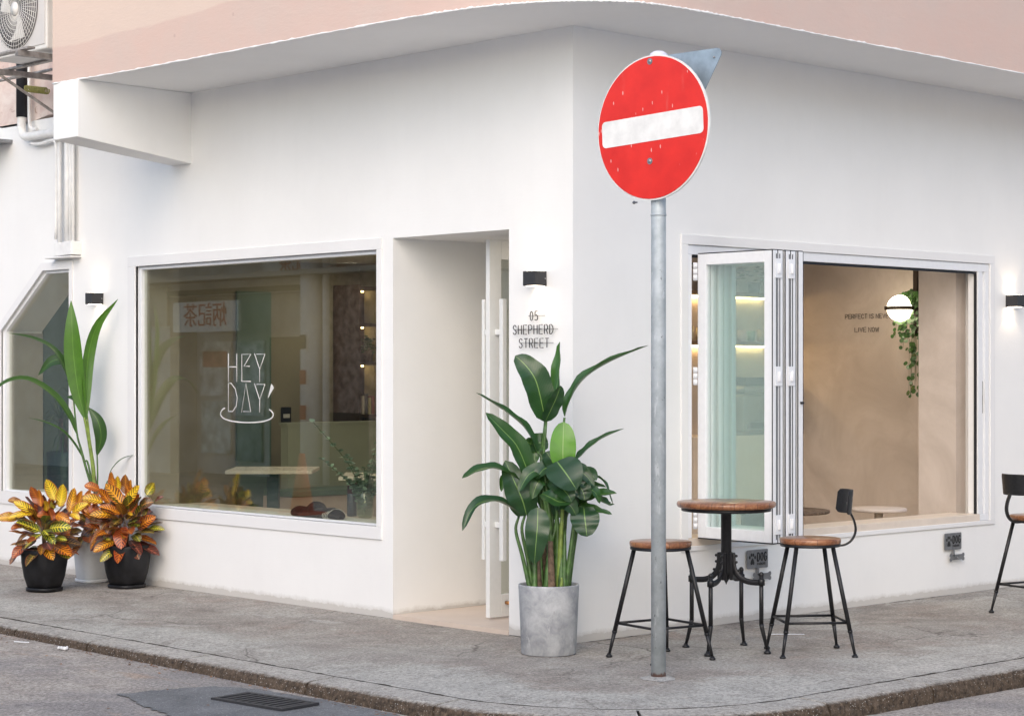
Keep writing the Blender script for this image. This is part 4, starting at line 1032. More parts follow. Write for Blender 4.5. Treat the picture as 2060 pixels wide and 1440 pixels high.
def mat_coil():
    m, t, b = nt("fan_shadow_mesh"); b.inputs["Base Color"].default_value = (.20, .19, .19, 1); return m
MB().lathe([(.29, 0), (.29, .004), (.001, .004)], 48).build("fan_opening", plain("fan_dark", (.16, .15, .15), .7), ac).matrix_local = Matrix.Translation((-.0065, .07, .33)) @ Matrix.Rotation(R(-90), 4, 'Y')
fan = MB()
for k in range(3):
    pts = []
    for i in range(9):
        r_ = .05 + .025*i
        for s in (-1, 1): a = k*2.094 + .35*s*(.6 + i/10) + i*.06; pts.append((-.013 - .003*s, .07 + r_*math.cos(a), .33 + r_*math.sin(a)))
    fan.add(pts, [(i*2, i*2+1, i*2+3, i*2+2) for i in range(8)], True)
fan.build("fan_blade", M_AC, ac)
gr = MB()
for r_ in [.03*k for k in range(1, 11)]:
    gr.tube([(-.024, .07 + r_*math.cos(a*math.pi/18), .33 + r_*math.sin(a*math.pi/18)) for a in range(36)], .0022, 5, closed=True)
for k in range(48):
    a = k*math.pi/24; gr.tube([(-.026, .07 + .05*math.cos(a), .33 + .05*math.sin(a)), (-.026, .07 + .30*math.cos(a + .35), .33 + .30*math.sin(a + .35))], .0018, 5)
gr.build("fan_grille", M_AC, ac)
MB().lathe([(.05, 0), (.05, .01), (.001, .02)], 24).build("grille_hub", M_AC, ac).matrix_local = Matrix.Translation((-.024, .07, .33)) @ Matrix.Rotation(R(-90), 4, 'Y')
br = thing("wall_bracket", "rusty galvanised steel bracket carrying the air conditioner", "bracket", (0, 4.9, 3.86))
M_BR = plain("weathered_bracket_steel", (.36, .33, .31), .6, .3, .4, .35, 14, .2)
for y in (-.28, .62): MB().box(-.98, -.001, y-.02, y+.02, -.045, -.005).box(-.03, -.001, y-.02, y+.02, -.40, -.046).tube([(-.62, y, -.045), (-.02, y, -.36)], .012, 6).build("arm", M_BR, br)
MB().box(-.96, -.90, -.40, 1.4, -.002, .012).box(-.55, -.50, -.40, 1.4, -.002, .012).box(-.30, -.26, -.40, 1.4, -.002, .012).build("rail", M_BR, br)
o = tag(MB().box(-.34, -.001, 6.42, 7.6, 3.42, 3.445).build("metal_hood", M_STEEL), "small dark metal hood fixed high on the wall at the left edge", "hood")

# ------------------------------------------------------------------ road signs on the corner pole
PX, PY = -.622, -1.244
pole = thing("sign_pole", "chipped grey painted round steel pole standing at the kerb corner", "pole", (PX, PY, -.004))
MB().tube([(0, 0, 0), (0, 0, 2.36), (0, 0, 3.17)], .038, 28).build("shaft", M_POLE, pole)
ft_ = MB(); rnd = random.Random(15); rr_ = [(.075 + .03*rnd.random()) for _ in range(26)]
ft_.add([(math.cos(k*2*math.pi/26)*rr_[k], math.sin(k*2*math.pi/26)*rr_[k], .001) for k in range(26)] + [(math.cos(k*2*math.pi/26)*(.045 + .006*rnd.random()), math.sin(k*2*math.pi/26)*.047, .012 + .006*rnd.random()) for k in range(26)] + [(math.cos(k*2*math.pi/26)*.036, math.sin(k*2*math.pi/26)*.036, .014) for k in range(26)],
        [(k, (k+1) % 26, 26 + (k+1) % 26, 26 + k) for k in range(26)] + [(26 + k, 26 + (k+1) % 26, 52 + (k+1) % 26, 52 + k) for k in range(26)], True)
ft_.build("mortar_collar", mat_pave("rough_mortar", "cement"), pole)
MB().lathe([(.0405, 2.366), (.0405, 2.376), (.038, 2.377)], 28).build("joint_ring", M_POLE, pole)
MB().lathe([(.046, 3.165), (.050, 3.178), (.044, 3.196), (.025, 3.208), (.001, 3.211)], 28).build("cap", plain("pale_plastic_cap", (.62, .62, .72), .4), pole)
sd = (-CAM_F*.695 + CAM_R*.719).normalized()          # horizontal direction along the plate, towards the right side
sn = Vector((sd.y, -sd.x, 0)); sn = sn if sn.dot(CAM_F) < 0 else -sn    # facing the street
ne = thing("no_entry_sign", "round red no entry sign with a white bar, facing the street", "sign", Vector((PX, PY, 2.808)) + sn*.060 + CAM_R*.014)
ne.rotation_euler = Matrix((sd, -sn, Vector((0, 0, 1)))).transposed().to_euler()      # local x along plate, -y to the viewer
tilt = Matrix.Rotation(R(-2.5), 4, 'Y')
Rr = .370
def disc(r0, th, yoff, n=64): return MB().prism([(r0*math.cos(k*2*math.pi/n), r0*math.sin(k*2*math.pi/n)) for k in range(n)], (0, yoff, 0), (1, 0, 0), (0, 0, 1), (0, -1, 0), th)
for mbx, nm, mt in ((disc(Rr, .012, 0), "rim", M_SIGNWHT), (disc(Rr - .008, .003, -.0125), "face", M_SIGNRED)):
    q = mbx.build(nm, mt, ne, fixn=True); q.matrix_local = tilt
q = disc(Rr - .004, .002, .0025).build("back", M_SIGNBACK, ne, fixn=True)
bw, bh, br_ = .335, .068, .024; pl = []
for cx_, cz_, a0 in ((bw-br_, -bh+br_, -90), (bw-br_, bh-br_, 0), (-bw+br_, bh-br_, 90), (-bw+br_, -bh+br_, 180)):
    for k in range(7): a = R(a0 + 15*k); pl.append((cx_ + br_*math.cos(a), cz_ + br_*math.sin(a)))
q = MB().prism(pl, (0, -.0158, 0), (1, 0, 0), (0, 0, 1), (0, -1, 0), .0012).build("white_bar", M_SIGNWHT, ne, fixn=True); q.matrix_local = tilt
for z in (.338, -.170): MB().sphere((-.012, -.018, z), .011, 10, 8, (1, .6, 1)).tube([(-.012, -.014, z), (-.012, -.018, z)], .017, 12).build("bolt", M_STEEL, ne)
gw = thing("triangle_sign", "back of a grey triangular road sign behind the red disc", "sign", Vector((PX, PY, 3.205)) - sn*.050 + CAM_R*.058)
gw.rotation_euler = ne.rotation_euler.copy()
s_ = .285; tri = []
for cx_, cz_, a0 in ((s_, 0, -30), (-s_, 0, 90), (0, -.49, 210)):
    dx = cx_*.93; dz = -.035 if cz_ == 0 else -.46
    for k in range(7): a = R(a0 + 20*k); tri.append((dx + .028*math.cos(a), dz + .028*math.sin(a)))
MB().prism(tri, (0, .004, 0), (1, 0, 0), (0, 0, 1), (0, -1, 0), .004).build("back", M_SIGNBACK, gw, fixn=True)
MB().sphere((.250, -.004, -.052), .006, 8, 6).build("bolt", M_STEEL, gw)
MB().box(-.05, .05, -.05, -.001, -.16, -.13).build("clamp", M_STEEL, gw)
MB().sphere((-.280, -.004, -.755), .009, 8, 6).tube([(-.26, -.002, -.755), (-.28, -.002, -.755)], .004, 6).build("clamp_nut", M_STEEL, gw)

# ------------------------------------------------------------------ stools and bistro table
def make_stool(label, back, loc, rz):
    o = thing("bar_stool", label, "stool", loc, rz, "industrial bar stools on the pavement")
    MB().lathe([(.160, .612), (.168, .616), (.1705, .626), (.1705, .638), (.167, .643), (.001, .6435)], 48).build("seat", M_WOOD, o)
    MB().lathe([(.152, .596), (.166, .598), (.168, .6115), (.150, .6115), (.001, .6115)], 40).build("seat_ring", M_BLACK, o)
    rest = {}
    for a in (45, 135, 225, 315):
        cs, sn_ = math.cos(R(a)), math.sin(R(a))
        tp = Vector((cs*.145, sn_*.145, .600)); ft = Vector((cs*.285, sn_*.285, .012))
        kn = tp.lerp(ft, .78)
        l = MB().tube([tp, kn], .0125, 12).tube([kn + (tp-kn)*.01, kn - (tp - ft)*.01], .0142, 12).tube([kn, ft], [.0118, .0075], 12)
        l.lathe([(.017, -.012), (.018, -.002), (.014, 0), (.009, .010)], 16, ft).build("leg", M_BLACK, o)
        rest[a] = tp.lerp(ft, .70)
    k = list(rest); f = MB()
    for i in range(4): f.tube([rest[k[i]], rest[k[(i+1) % 4]]], .0072, 10)
    f.build("footrest", M_BLACK, o)
    if back:
        c = cat_rom([(.13, 0, .600), (.19, 0, .602), (.235, 0, .628), (.258, 0, .68), (.250, 0, .735), (.225, 0, .790), (.213, 0, .84)], 28)
        MB().tube(c, [(.0175, .006)]*len(c), 10, flat=Vector((0, 1, 0))).build("back_strap", M_BLACK, o)
        b = MB(); vs = []; nn = 18
        for i in range(nn + 1):
            a = (i/nn - .5)*2; y = a*.118; x = .222 - .050*a*a; e = .068*(1 - max(0, abs(a) - .86)/.14*.18)
            if abs(a) > .99: e = .048
            for dxx, zz_ in ((0, -e), (0, e), (.008, e), (.008, -e)): vs.append((x + dxx + (.012 if zz_ > 0 else 0), y, .845 + zz_))
        fs = [(i*4+j, i*4+(j+1) % 4, (i+1)*4+(j+1) % 4, (i+1)*4+j) for i in range(nn) for j in range(4)] + [(3, 2, 1, 0), tuple(nn*4 + j for j in range(4))]
        b.add(vs, fs, False); b.build("backrest", M_BLACK, o, bevel=.004, fixn=True)
    return o
make_stool("wooden topped backless stool, partly hidden behind the grey pole", False, (-.077, -.757, -.003), R(-100))
st2 = make_stool("wooden topped stool with a black metal backrest, right of the round table", True, (.686, -1.188, -.003), R(-38))
dup(st2, (3.205, -1.045, -.003), R(166), "black backrest stool cut off by the right picture edge")
o = thing("bistro_table", "round wooden bistro table on a black cast column with four legs", "table", (.425, -.797, -.003), R(17))
tt = MB().lathe([(.262, .806), (.274, .810), (.2785, .820), (.2785, .832), (.274, .839), (.001, .8405)], 64).build("tabletop", M_WOOD, o); tt.rotation_euler.z = R(20)
MB().lathe([(.240, .786), (.252, .788), (.254, .8055), (.001, .8055)], 56).lathe([(.062, .772), (.066, .776), (.066, .7855), (.001, .7855)], 28).build("top_ring", M_BLACK, o)
MB().lathe([(.001, .372), (.006, .385), (.014, .398), (.020, .405), (.014, .415), (.024, .425), (.030, .44), (.030, .774), (.034, .776)], 28).build("column", M_BLACK, o)
for a in (0, 90, 180, 270):
    cs, sn_ = math.cos(R(a)), math.sin(R(a)); V = lambda r_, z: Vector((cs*r_, sn_*r_, z))
    c = cat_rom([V(.040, .548), V(.042, .50), V(.052, .455), (V(.085, .415)), V(.13, .396), V(.18, .392), V(.212, .394)], 26)
    m_ = MB().tube(c, [(.0075, .017)]*len(c), 10, flat=Vector((-sn_, cs, 0)))
    m_.box(.028, .046, -.018, .018, .40, .553, Matrix.Rotation(R(a), 4, 'Z'))
    for z in (.535, .50): m_.sphere(V(.062, z), .008, 10, 8).tube([V(.045, z), V(.062, z)], .004, 8)
    m_.sphere(V(.075, .455), .008, 10, 8)
    m_.build("arm", M_BLACK, o)
    l = MB().tube([V(.213, .43), V(.213, .155)], .0125, 14).tube([V(.213, .162), V(.216, .145), V(.250, .014)], [.0135, .0125, .0085], 14)
    l.lathe([(.020, 0), (.020, .030), (.016, .036)], 14, V(.213, .378)).sphere(V(.213, .438), .0145, 14, 10, (1, 1, 1.1))
    l.lathe([(.020, -.014), (.021, -.004), (.014, 0), (.010, .012)], 16, V(.250, .014)).build("leg", M_BLACK, o)

# ------------------------------------------------------------------ planted pots
def pot_saucer(o, rad_b, rad_t, h, mat, sq=None, soil=.85):
    prof = [(rad_b*.92, .022), (rad_b, .030), (rad_b + (rad_t-rad_b)*.55, h*.35), (rad_b + (rad_t-rad_b)*.92, h*.70), (rad_t, h*.93), (rad_t*.995, h*.985), (rad_t*.965, h), (rad_t*.92, h*.985), (rad_t*.90, h*.9), (rad_t*.85, h*.86)]
    MB().lathe(prof, 48, sq=sq).build("pot", mat, o)
    MB().lathe([(rad_b*.95, 0), (rad_b*1.08, .004), (rad_b*1.10, .028), (rad_b*1.04, .028), (rad_b*1.0, .012), (.001, .012)], 40, sq=sq).build("saucer", mat, o)
    MB().lathe([(rad_t*.90, h*.885), (.001, h*.90)], 30, sq=sq).build("soil", M_SOIL, o)
ang_cam = math.atan2(-CAM_F.y, -CAM_F.x)
def croton(f, st, c0, h0, h1, n, spread, seed, tones, lo=-.5, sector=None):
    rnd = random.Random(seed); c0 = Vector(c0)
    stems = [Vector(((rnd.random()-.5)*spread*.4, (rnd.random()-.5)*spread*.4, h1*(.8 + .2*rnd.random()))) for _ in range(5)]
    for s_ in stems: st.tube([c0 + Vector((s_.x*.15, s_.y*.15, h0*.6)), c0 + Vector((s_.x, s_.y, s_.z))], .006, 6)
    for i in range(n + 10):
        u = (i + .5)/n if i < n else .2 + .5*rnd.random()                        # 0 bottom .. 1 top
        a = i*2.39996 + rnd.random()*.5
        if sector and rnd.random() < .7: a = sector + (rnd.random() - .5)*3.0
        e = lo + (1.35 - lo)*u + (rnd.random() - .5)*.4 - .45*math.cos(a - ang_cam)*(.4 + u*.6)
        s_ = stems[i % 5]; zb = h0 + (h1 - h0)*(u*.9)
        b0 = c0 + Vector((s_.x*u, s_.y*u, zb)) + Vector((math.cos(a), math.sin(a), 0))*(.015 + .05*math.sin(math.pi*min(1, u*1.1)))
        l = (.165 + .06*rnd.random())*(1.0 - .18*u); dr = Vector((math.cos(a)*math.cos(e), math.sin(a)*math.cos(e), math.sin(e)))
        pet = b0 + dr*.03*(1.6 - u)
        dn = Vector((0, 0, -1)); sag = .16*(1 - u) + .04
        nrm = Vector((-math.cos(a)*math.sin(e), -math.sin(a)*math.sin(e), math.cos(e)))
        nrm = (nrm + Vector((rnd.random()-.5, rnd.random()-.5, 0))*.7 - CAM_F*.35).normalized()
        tn = tones(u, rnd); f.cur = max(.001, min(1, tn))
        pr = lambda t: (math.sin(math.pi*min(1, t**.85*.94 + .04)))**.62
        leaf(f, [pet, pet + dr*l*.5 + dn*l*sag*.15, pet + dr*l + dn*l*sag*.6], l*.46*(.85 + .3*rnd.random()), nrm, .32, pr, 8, (rnd.random()-.5)*.5, .12)
def hero(f, K_, uc, zf, lst, dd, seed):
    rnd = random.Random(seed)
    for (x0, y0, x1, y1, w, tn, dp) in lst:
        u0, v0, u1, v1 = x0/3.87, 930 + y0/3.87, x1/3.87, 930 + y1/3.87
        q = lambda u, v, d: CAM_R*((u - uc)/K_) + CAM_F*d + Vector((0, 0, zf - (v - 750)/K_))
        d0 = -.03 - dp*.5; d1 = -.06 - dp
        up_ = (v0 - v1) > abs(u1 - u0)*.8
        mid_ = ((u0 + u1)/2, (v0 + v1)/2 - (0 if up_ else 2.5))
        nrm = -CAM_F + Vector((0, 0, .55)) + CAM_R*(rnd.random() - .5)*.9
        f.cur = max(.001, tn)
        pr = lambda t: (math.sin(math.pi*min(1, t**.9*.94 + .04)))**.6
        leaf(f, [q(u0, v0, d0), q(mid_[0], mid_[1], (d0 + d1)/2 + (.015 if up_ else -.015)), q(u1, v1, d1)], w/3.87/K_*1.12, nrm, .28, pr, 10, (rnd.random() - .5)*.35, .10)
HA = [(435,270,375,110,85,.97,0),(470,320,505,145,80,.97,0),(285,370,140,275,70,.95,.04),(280,365,105,400,60,.93,.07),(160,405,12,405,75,.86,.03),(330,500,170,425,85,.38,.09),
      (395,480,590,470,95,.40,.10),(365,490,475,590,78,.30,.13),(345,520,245,620,70,.26,.12),(230,600,140,700,72,.58,.08),(370,600,460,710,84,.80,.12),(470,640,575,700,70,.25,.08),
      (440,560,560,560,50,.36,.11),(320,300,255,165,80,.62,-.02),(330,320,320,185,50,.72,0),(380,350,370,270,54,.9,.05),(430,330,430,268,54,.42,.05),(540,360,585,175,70,.82,-.03),
      (600,300,640,200,60,.78,-.05),(570,370,700,290,70,.92,.02),(560,370,640,410,54,.92,.04),(450,380,570,430,70,.76,.06),(400,400,320,380,66,.62,.06),(200,620,115,750,46,.03,.06),
      (240,520,170,590,40,.05,.05),(190,470,115,485,46,.6,.03),(180,290,80,270,50,.5,-.02),(480,600,572,660,58,.08,.05),(300,560,215,640,60,.06,.08),(420,420,400,330,60,.6,.03),(505,430,560,520,66,.74,.05)]
HB = [(975,320,850,150,98,.80,.04),(985,320,1115,160,78,.93,.06),(900,200,890,60,72,.74,0),(930,220,940,90,54,.95,.01),(985,230,995,80,72,.52,-.01),(1010,250,1040,120,54,.78,0),
      (1150,240,1215,145,78,.42,-.02),(820,290,655,260,76,.88,.03),(790,200,680,165,64,.68,0),(960,380,810,320,64,.73,.08),(920,390,740,385,70,.82,.10),(1010,420,1072,380,60,.88,.09),
      (1030,380,1110,230,64,.6,.03),(1100,330,1215,290,84,.06,.02),(1220,290,1290,250,28,.01,0),(1090,495,1240,400,84,.68,.06),(1170,500,1305,500,50,.3,.04),(980,480,990,640,112,.56,.13),
      (920,590,770,665,72,.80,.10),(930,650,820,740,64,.42,.09),(1060,540,1120,590,72,.22,.06),(800,570,900,575,44,.38,.09),(830,470,745,650,50,.52,.08),(1050,630,1115,725,72,.03,.07),
      (1040,300,1000,160,60,.7,.01),(870,300,790,190,70,.7,.01),(880,440,820,500,70,.05,.06),(1020,450,1120,470,66,.24,.06),(900,470,860,560,60,.04,.08),(1120,420,1180,340,70,.1,.02),(960,420,900,500,70,.1,.09)]
HW = [(760,340,690,370,74,.6,.03),(700,400,800,440,94,.05,.04),(620,430,710,495,92,.02,.03),(640,550,760,515,64,.5,.05),(690,330,610,250,60,.8,0),(720,480,640,560,60,.04,.06),(660,300,700,200,66,.72,0),(730,420,640,350,66,.74,.02),(680,440,590,400,60,.1,.03)]
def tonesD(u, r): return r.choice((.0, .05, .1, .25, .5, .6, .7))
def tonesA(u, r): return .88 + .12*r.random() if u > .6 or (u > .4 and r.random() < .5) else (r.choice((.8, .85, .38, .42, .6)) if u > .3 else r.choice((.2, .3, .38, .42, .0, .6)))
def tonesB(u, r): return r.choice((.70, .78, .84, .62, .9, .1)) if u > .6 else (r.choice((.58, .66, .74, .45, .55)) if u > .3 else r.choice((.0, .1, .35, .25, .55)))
o = thing("croton_plant", "yellow and green croton in a black pot, nearest the left picture edge", "plant", (-.768, 4.60, -.003), .3, "crotons in black pots")
pot_saucer(o, .105, .146, .30, M_POTBLK, 3.2)
f, st = MB(), MB(); croton(f, st, (0, 0, 0), .30, .56, 46, .18, 5, tonesD, -.35); f2 = MB(); hero(f2, 274, 90, 1.563, HA, 0, 5); f2.build('foliage', M_CROT, o, rotz=-.3); f.build("foliage", M_CROT, o); st.build("stem", M_BARK, o)
o = thing("croton_plant", "orange and dark red croton in a black pot, nearest the big window", "plant", (-.226, 4.37, -.003), .2, "crotons in black pots")
pot_saucer(o, .110, .152, .315, M_POTBLK, 3.2)
f, st = MB(), MB(); croton(f, st, (0, .02, 0), .33, .60, 50, .20, 8, tonesD, -.35); f2 = MB(); hero(f2, 273, 257, 1.563, HB, 0, 6); f2.build('foliage', M_CROT, o, rotz=-.2); f.build("foliage", M_CROT, o); st.build("stem", M_BARK, o)
# tall plant in white pot, with croton round its foot
TW = Vector((-.185, 4.912, -.003))
o = thing("tall_leaf_plant", "tall pale green palm seedling with red crotons in a white pot between the black pots", "plant", TW)
pot_saucer(o, .100, .118, .335, M_POTWHT, 3.6)
K = 265.5
def tp(u, v, d=0.0): return CAM_R*((u - 180)/K) + CAM_F*d + Vector((0, 0, 1.563 - (v - 750)/K))
f, st, st2_ = MB(), MB(), MB()
vw = -CAM_F + Vector((0, 0, .25))
lan = lambda t: math.sin(math.pi*min(1, t*.97 + .02))**.8 if t < .6 else math.sin(math.pi*(t*.97 + .02))**.95
def pl_leaf(pts, w, tone, nrm=vw, fold=.3, roll=0, n=18):
    f.cur = tone; m = len(pts); leaf(f, [tp(*p) for p in pts], w/K, nrm, fold, lan, n, roll)
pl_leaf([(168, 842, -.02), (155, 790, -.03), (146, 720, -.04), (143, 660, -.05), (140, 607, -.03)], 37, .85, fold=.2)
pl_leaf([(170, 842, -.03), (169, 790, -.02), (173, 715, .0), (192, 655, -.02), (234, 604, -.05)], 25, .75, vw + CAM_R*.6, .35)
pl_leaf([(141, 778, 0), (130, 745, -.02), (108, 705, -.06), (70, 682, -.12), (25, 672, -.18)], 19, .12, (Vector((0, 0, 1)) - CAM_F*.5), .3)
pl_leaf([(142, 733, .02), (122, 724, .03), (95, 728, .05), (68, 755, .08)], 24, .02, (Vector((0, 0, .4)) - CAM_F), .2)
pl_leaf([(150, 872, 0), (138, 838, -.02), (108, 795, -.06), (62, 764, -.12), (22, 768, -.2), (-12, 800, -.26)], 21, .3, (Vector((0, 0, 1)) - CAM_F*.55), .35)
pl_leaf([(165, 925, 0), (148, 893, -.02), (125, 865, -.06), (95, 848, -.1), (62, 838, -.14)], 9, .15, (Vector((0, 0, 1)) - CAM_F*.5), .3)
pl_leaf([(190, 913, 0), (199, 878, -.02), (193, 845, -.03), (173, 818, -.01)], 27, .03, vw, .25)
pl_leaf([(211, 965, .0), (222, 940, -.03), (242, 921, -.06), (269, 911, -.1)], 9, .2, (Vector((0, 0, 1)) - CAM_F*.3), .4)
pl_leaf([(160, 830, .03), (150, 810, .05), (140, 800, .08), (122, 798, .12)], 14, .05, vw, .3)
f.build("foliage", M_PALM, o)
def sg(pts, r0, r1=None, m_=None):
    c = cat_rom([tp(*p) for p in pts], 14); r1 = r1 or r0; (m_ or st).tube(c, [(r0 + (r1-r0)*i/14)/K for i in range(15)], 8)
sg([(186, 985, 0), (181, 930, 0), (172, 870, -.01), (166, 838, -.02)], 4.5, 3, st2_)
sg([(186, 990, 0), (184, 940, 0), (176, 880, -.01), (166, 780, -.03)], 3.0, 1.2, st2_)
sg([(184, 985, 0), (170, 945, 0), (158, 900, 0), (150, 870, 0), (141, 778, 0)], 2.6, 1.6)
sg([(183, 985, 0), (172, 930, 0), (165, 925, 0)], 2.2, 1.8); sg([(190, 990, 0), (191, 950, 0), (190, 912, 0)], 2.0, 1.4); sg([(196, 1010, 0), (204, 985, 0), (211, 964, 0)], 2, 1.4)
sg([(182, 985, 0), (165, 930, 0), (150, 872, 0)], 2.6, 1.8)
st.build("stem", M_STEMG, o); st2_.build("stem", M_STEMY, o)
sg2 = MB(); c = cat_rom([tp(185, 1060, 0), tp(187, 1010, 0), tp(185, 955, 0)], 10); sg2.tube(c, [.024, .022, .02, .019, .018, .017, .016, .015, .014, .013, .011], 10); sg2.build("sheath", M_BARK, o)
f, st = MB(), MB(); croton(f, st, (-.02, -.02, 0), .32, .56, 26, .14, 13, tonesD, -.3, R(225)); hero(f, K, 180, 1.563, HW, 0, 7); q = f.build("croton_foliage", M_CROT, o); st.build("croton_stem", M_BARK, o)

# bird of paradise in a cement cylinder
SP = Vector((-.375, -.185, -.003))
o = thing("large_leaf_plant", "tall broad leaved plant in a round grey cement pot beside the door", "plant", SP)
MB().lathe([(.150, 0), (.153, .004), (.166, .30), (.170, .378), (.168, .386), (.160, .386), (.156, .375), (.152, .36)], 56).build("pot", M_CPOT, o)
MB().lathe([(.155, .362), (.001, .37)], 40).build("soil", M_SOIL, o)
K2 = 353.5
def bp(u, v, d=0.0): return CAM_R*((u - 1097)/K2) + CAM_F*d + Vector((0, 0, 1.563 - (v - 750)/K2))
f = MB(); UP = Vector((0, 0, 1)); TOV = -CAM_F
bro = lambda t: (math.sin(math.pi*min(1, t**.8*.93 + .05)))**.6
def bl(pts, w, tone, nrm=TOV, fold=.2, roll=0, n=16, wavy=.12, prof=None):
    f.cur = max(.001, tone); leaf(f, [bp(*p) for p in pts], w/K2, nrm, fold, prof or bro, n, roll, wavy)
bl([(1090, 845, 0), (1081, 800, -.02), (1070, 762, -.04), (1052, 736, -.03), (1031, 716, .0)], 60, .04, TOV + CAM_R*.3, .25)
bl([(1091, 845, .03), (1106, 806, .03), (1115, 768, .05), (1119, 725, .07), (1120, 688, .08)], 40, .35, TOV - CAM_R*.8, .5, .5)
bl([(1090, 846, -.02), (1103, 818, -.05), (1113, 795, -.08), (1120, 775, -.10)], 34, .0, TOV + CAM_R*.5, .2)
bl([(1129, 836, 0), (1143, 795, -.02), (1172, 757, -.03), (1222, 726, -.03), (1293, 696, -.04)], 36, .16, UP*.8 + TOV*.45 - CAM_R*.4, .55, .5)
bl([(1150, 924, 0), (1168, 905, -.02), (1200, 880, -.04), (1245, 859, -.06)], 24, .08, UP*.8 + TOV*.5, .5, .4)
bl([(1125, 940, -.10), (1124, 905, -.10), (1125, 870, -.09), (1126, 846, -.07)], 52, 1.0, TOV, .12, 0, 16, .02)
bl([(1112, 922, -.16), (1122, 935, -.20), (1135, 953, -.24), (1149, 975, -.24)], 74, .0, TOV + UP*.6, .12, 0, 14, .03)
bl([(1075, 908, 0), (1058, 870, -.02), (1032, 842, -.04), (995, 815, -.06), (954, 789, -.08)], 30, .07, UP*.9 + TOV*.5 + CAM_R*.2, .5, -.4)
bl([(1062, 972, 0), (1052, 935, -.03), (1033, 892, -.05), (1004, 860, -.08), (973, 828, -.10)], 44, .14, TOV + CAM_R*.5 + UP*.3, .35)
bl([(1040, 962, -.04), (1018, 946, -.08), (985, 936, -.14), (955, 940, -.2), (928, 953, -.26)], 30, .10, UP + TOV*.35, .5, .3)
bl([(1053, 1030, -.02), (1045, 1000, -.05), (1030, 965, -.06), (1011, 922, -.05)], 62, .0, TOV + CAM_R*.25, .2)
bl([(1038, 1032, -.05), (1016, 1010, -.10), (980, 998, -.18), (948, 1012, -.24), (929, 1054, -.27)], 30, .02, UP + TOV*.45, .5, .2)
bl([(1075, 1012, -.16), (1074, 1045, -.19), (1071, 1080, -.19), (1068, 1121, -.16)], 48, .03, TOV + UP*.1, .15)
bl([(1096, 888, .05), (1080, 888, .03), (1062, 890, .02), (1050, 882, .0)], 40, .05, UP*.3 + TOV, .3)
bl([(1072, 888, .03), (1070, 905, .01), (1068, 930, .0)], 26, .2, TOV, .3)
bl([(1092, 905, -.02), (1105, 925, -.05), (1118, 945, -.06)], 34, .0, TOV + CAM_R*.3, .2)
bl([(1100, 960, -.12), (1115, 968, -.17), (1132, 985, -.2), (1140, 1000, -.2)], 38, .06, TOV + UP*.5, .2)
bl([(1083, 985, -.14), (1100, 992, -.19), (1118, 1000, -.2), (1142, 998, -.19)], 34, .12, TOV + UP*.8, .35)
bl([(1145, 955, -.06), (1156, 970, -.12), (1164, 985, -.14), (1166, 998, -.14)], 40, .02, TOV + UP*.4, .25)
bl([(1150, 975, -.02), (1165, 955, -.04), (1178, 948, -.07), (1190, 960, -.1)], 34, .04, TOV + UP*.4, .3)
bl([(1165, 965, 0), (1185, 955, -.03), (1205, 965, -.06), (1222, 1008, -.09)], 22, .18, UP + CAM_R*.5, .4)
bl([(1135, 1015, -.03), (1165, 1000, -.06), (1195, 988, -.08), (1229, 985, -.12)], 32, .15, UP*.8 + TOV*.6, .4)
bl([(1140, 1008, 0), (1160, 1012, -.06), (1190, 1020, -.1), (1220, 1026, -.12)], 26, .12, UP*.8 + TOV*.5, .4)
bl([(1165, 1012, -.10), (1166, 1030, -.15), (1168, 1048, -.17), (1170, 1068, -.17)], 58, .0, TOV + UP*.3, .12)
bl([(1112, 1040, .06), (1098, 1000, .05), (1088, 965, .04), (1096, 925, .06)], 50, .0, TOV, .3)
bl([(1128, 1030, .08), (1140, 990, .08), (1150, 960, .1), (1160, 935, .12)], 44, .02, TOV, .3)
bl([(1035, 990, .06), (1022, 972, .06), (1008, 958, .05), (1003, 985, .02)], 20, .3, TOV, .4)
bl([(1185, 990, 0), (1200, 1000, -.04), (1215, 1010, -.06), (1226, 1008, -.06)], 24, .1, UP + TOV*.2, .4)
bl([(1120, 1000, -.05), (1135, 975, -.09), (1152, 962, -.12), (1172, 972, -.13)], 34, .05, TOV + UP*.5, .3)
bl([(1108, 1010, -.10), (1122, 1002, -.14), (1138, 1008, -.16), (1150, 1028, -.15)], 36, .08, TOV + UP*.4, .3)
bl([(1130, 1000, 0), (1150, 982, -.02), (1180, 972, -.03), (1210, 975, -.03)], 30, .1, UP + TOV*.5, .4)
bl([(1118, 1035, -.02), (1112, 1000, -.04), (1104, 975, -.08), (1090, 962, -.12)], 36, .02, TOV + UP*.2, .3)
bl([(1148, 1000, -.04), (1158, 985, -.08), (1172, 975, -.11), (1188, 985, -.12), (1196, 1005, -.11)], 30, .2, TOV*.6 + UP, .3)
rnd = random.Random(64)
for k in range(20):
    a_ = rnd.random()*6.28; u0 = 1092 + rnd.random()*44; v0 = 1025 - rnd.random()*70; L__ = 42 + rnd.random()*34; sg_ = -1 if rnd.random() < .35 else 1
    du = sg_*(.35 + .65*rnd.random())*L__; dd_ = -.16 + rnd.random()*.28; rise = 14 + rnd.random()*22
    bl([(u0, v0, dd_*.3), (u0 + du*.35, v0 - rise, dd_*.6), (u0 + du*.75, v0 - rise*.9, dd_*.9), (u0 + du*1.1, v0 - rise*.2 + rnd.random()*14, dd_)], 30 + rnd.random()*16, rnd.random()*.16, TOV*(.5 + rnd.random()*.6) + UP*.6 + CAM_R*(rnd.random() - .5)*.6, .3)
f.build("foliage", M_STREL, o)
st, sy, sb = MB(), MB(), MB()
def sb_(m_, pts, r0, r1): 
    c = cat_rom([bp(*p) for p in pts], 14); m_.tube(c, [(r0 + (r1-r0)*i/14)/K2 for i in range(15)], 8)
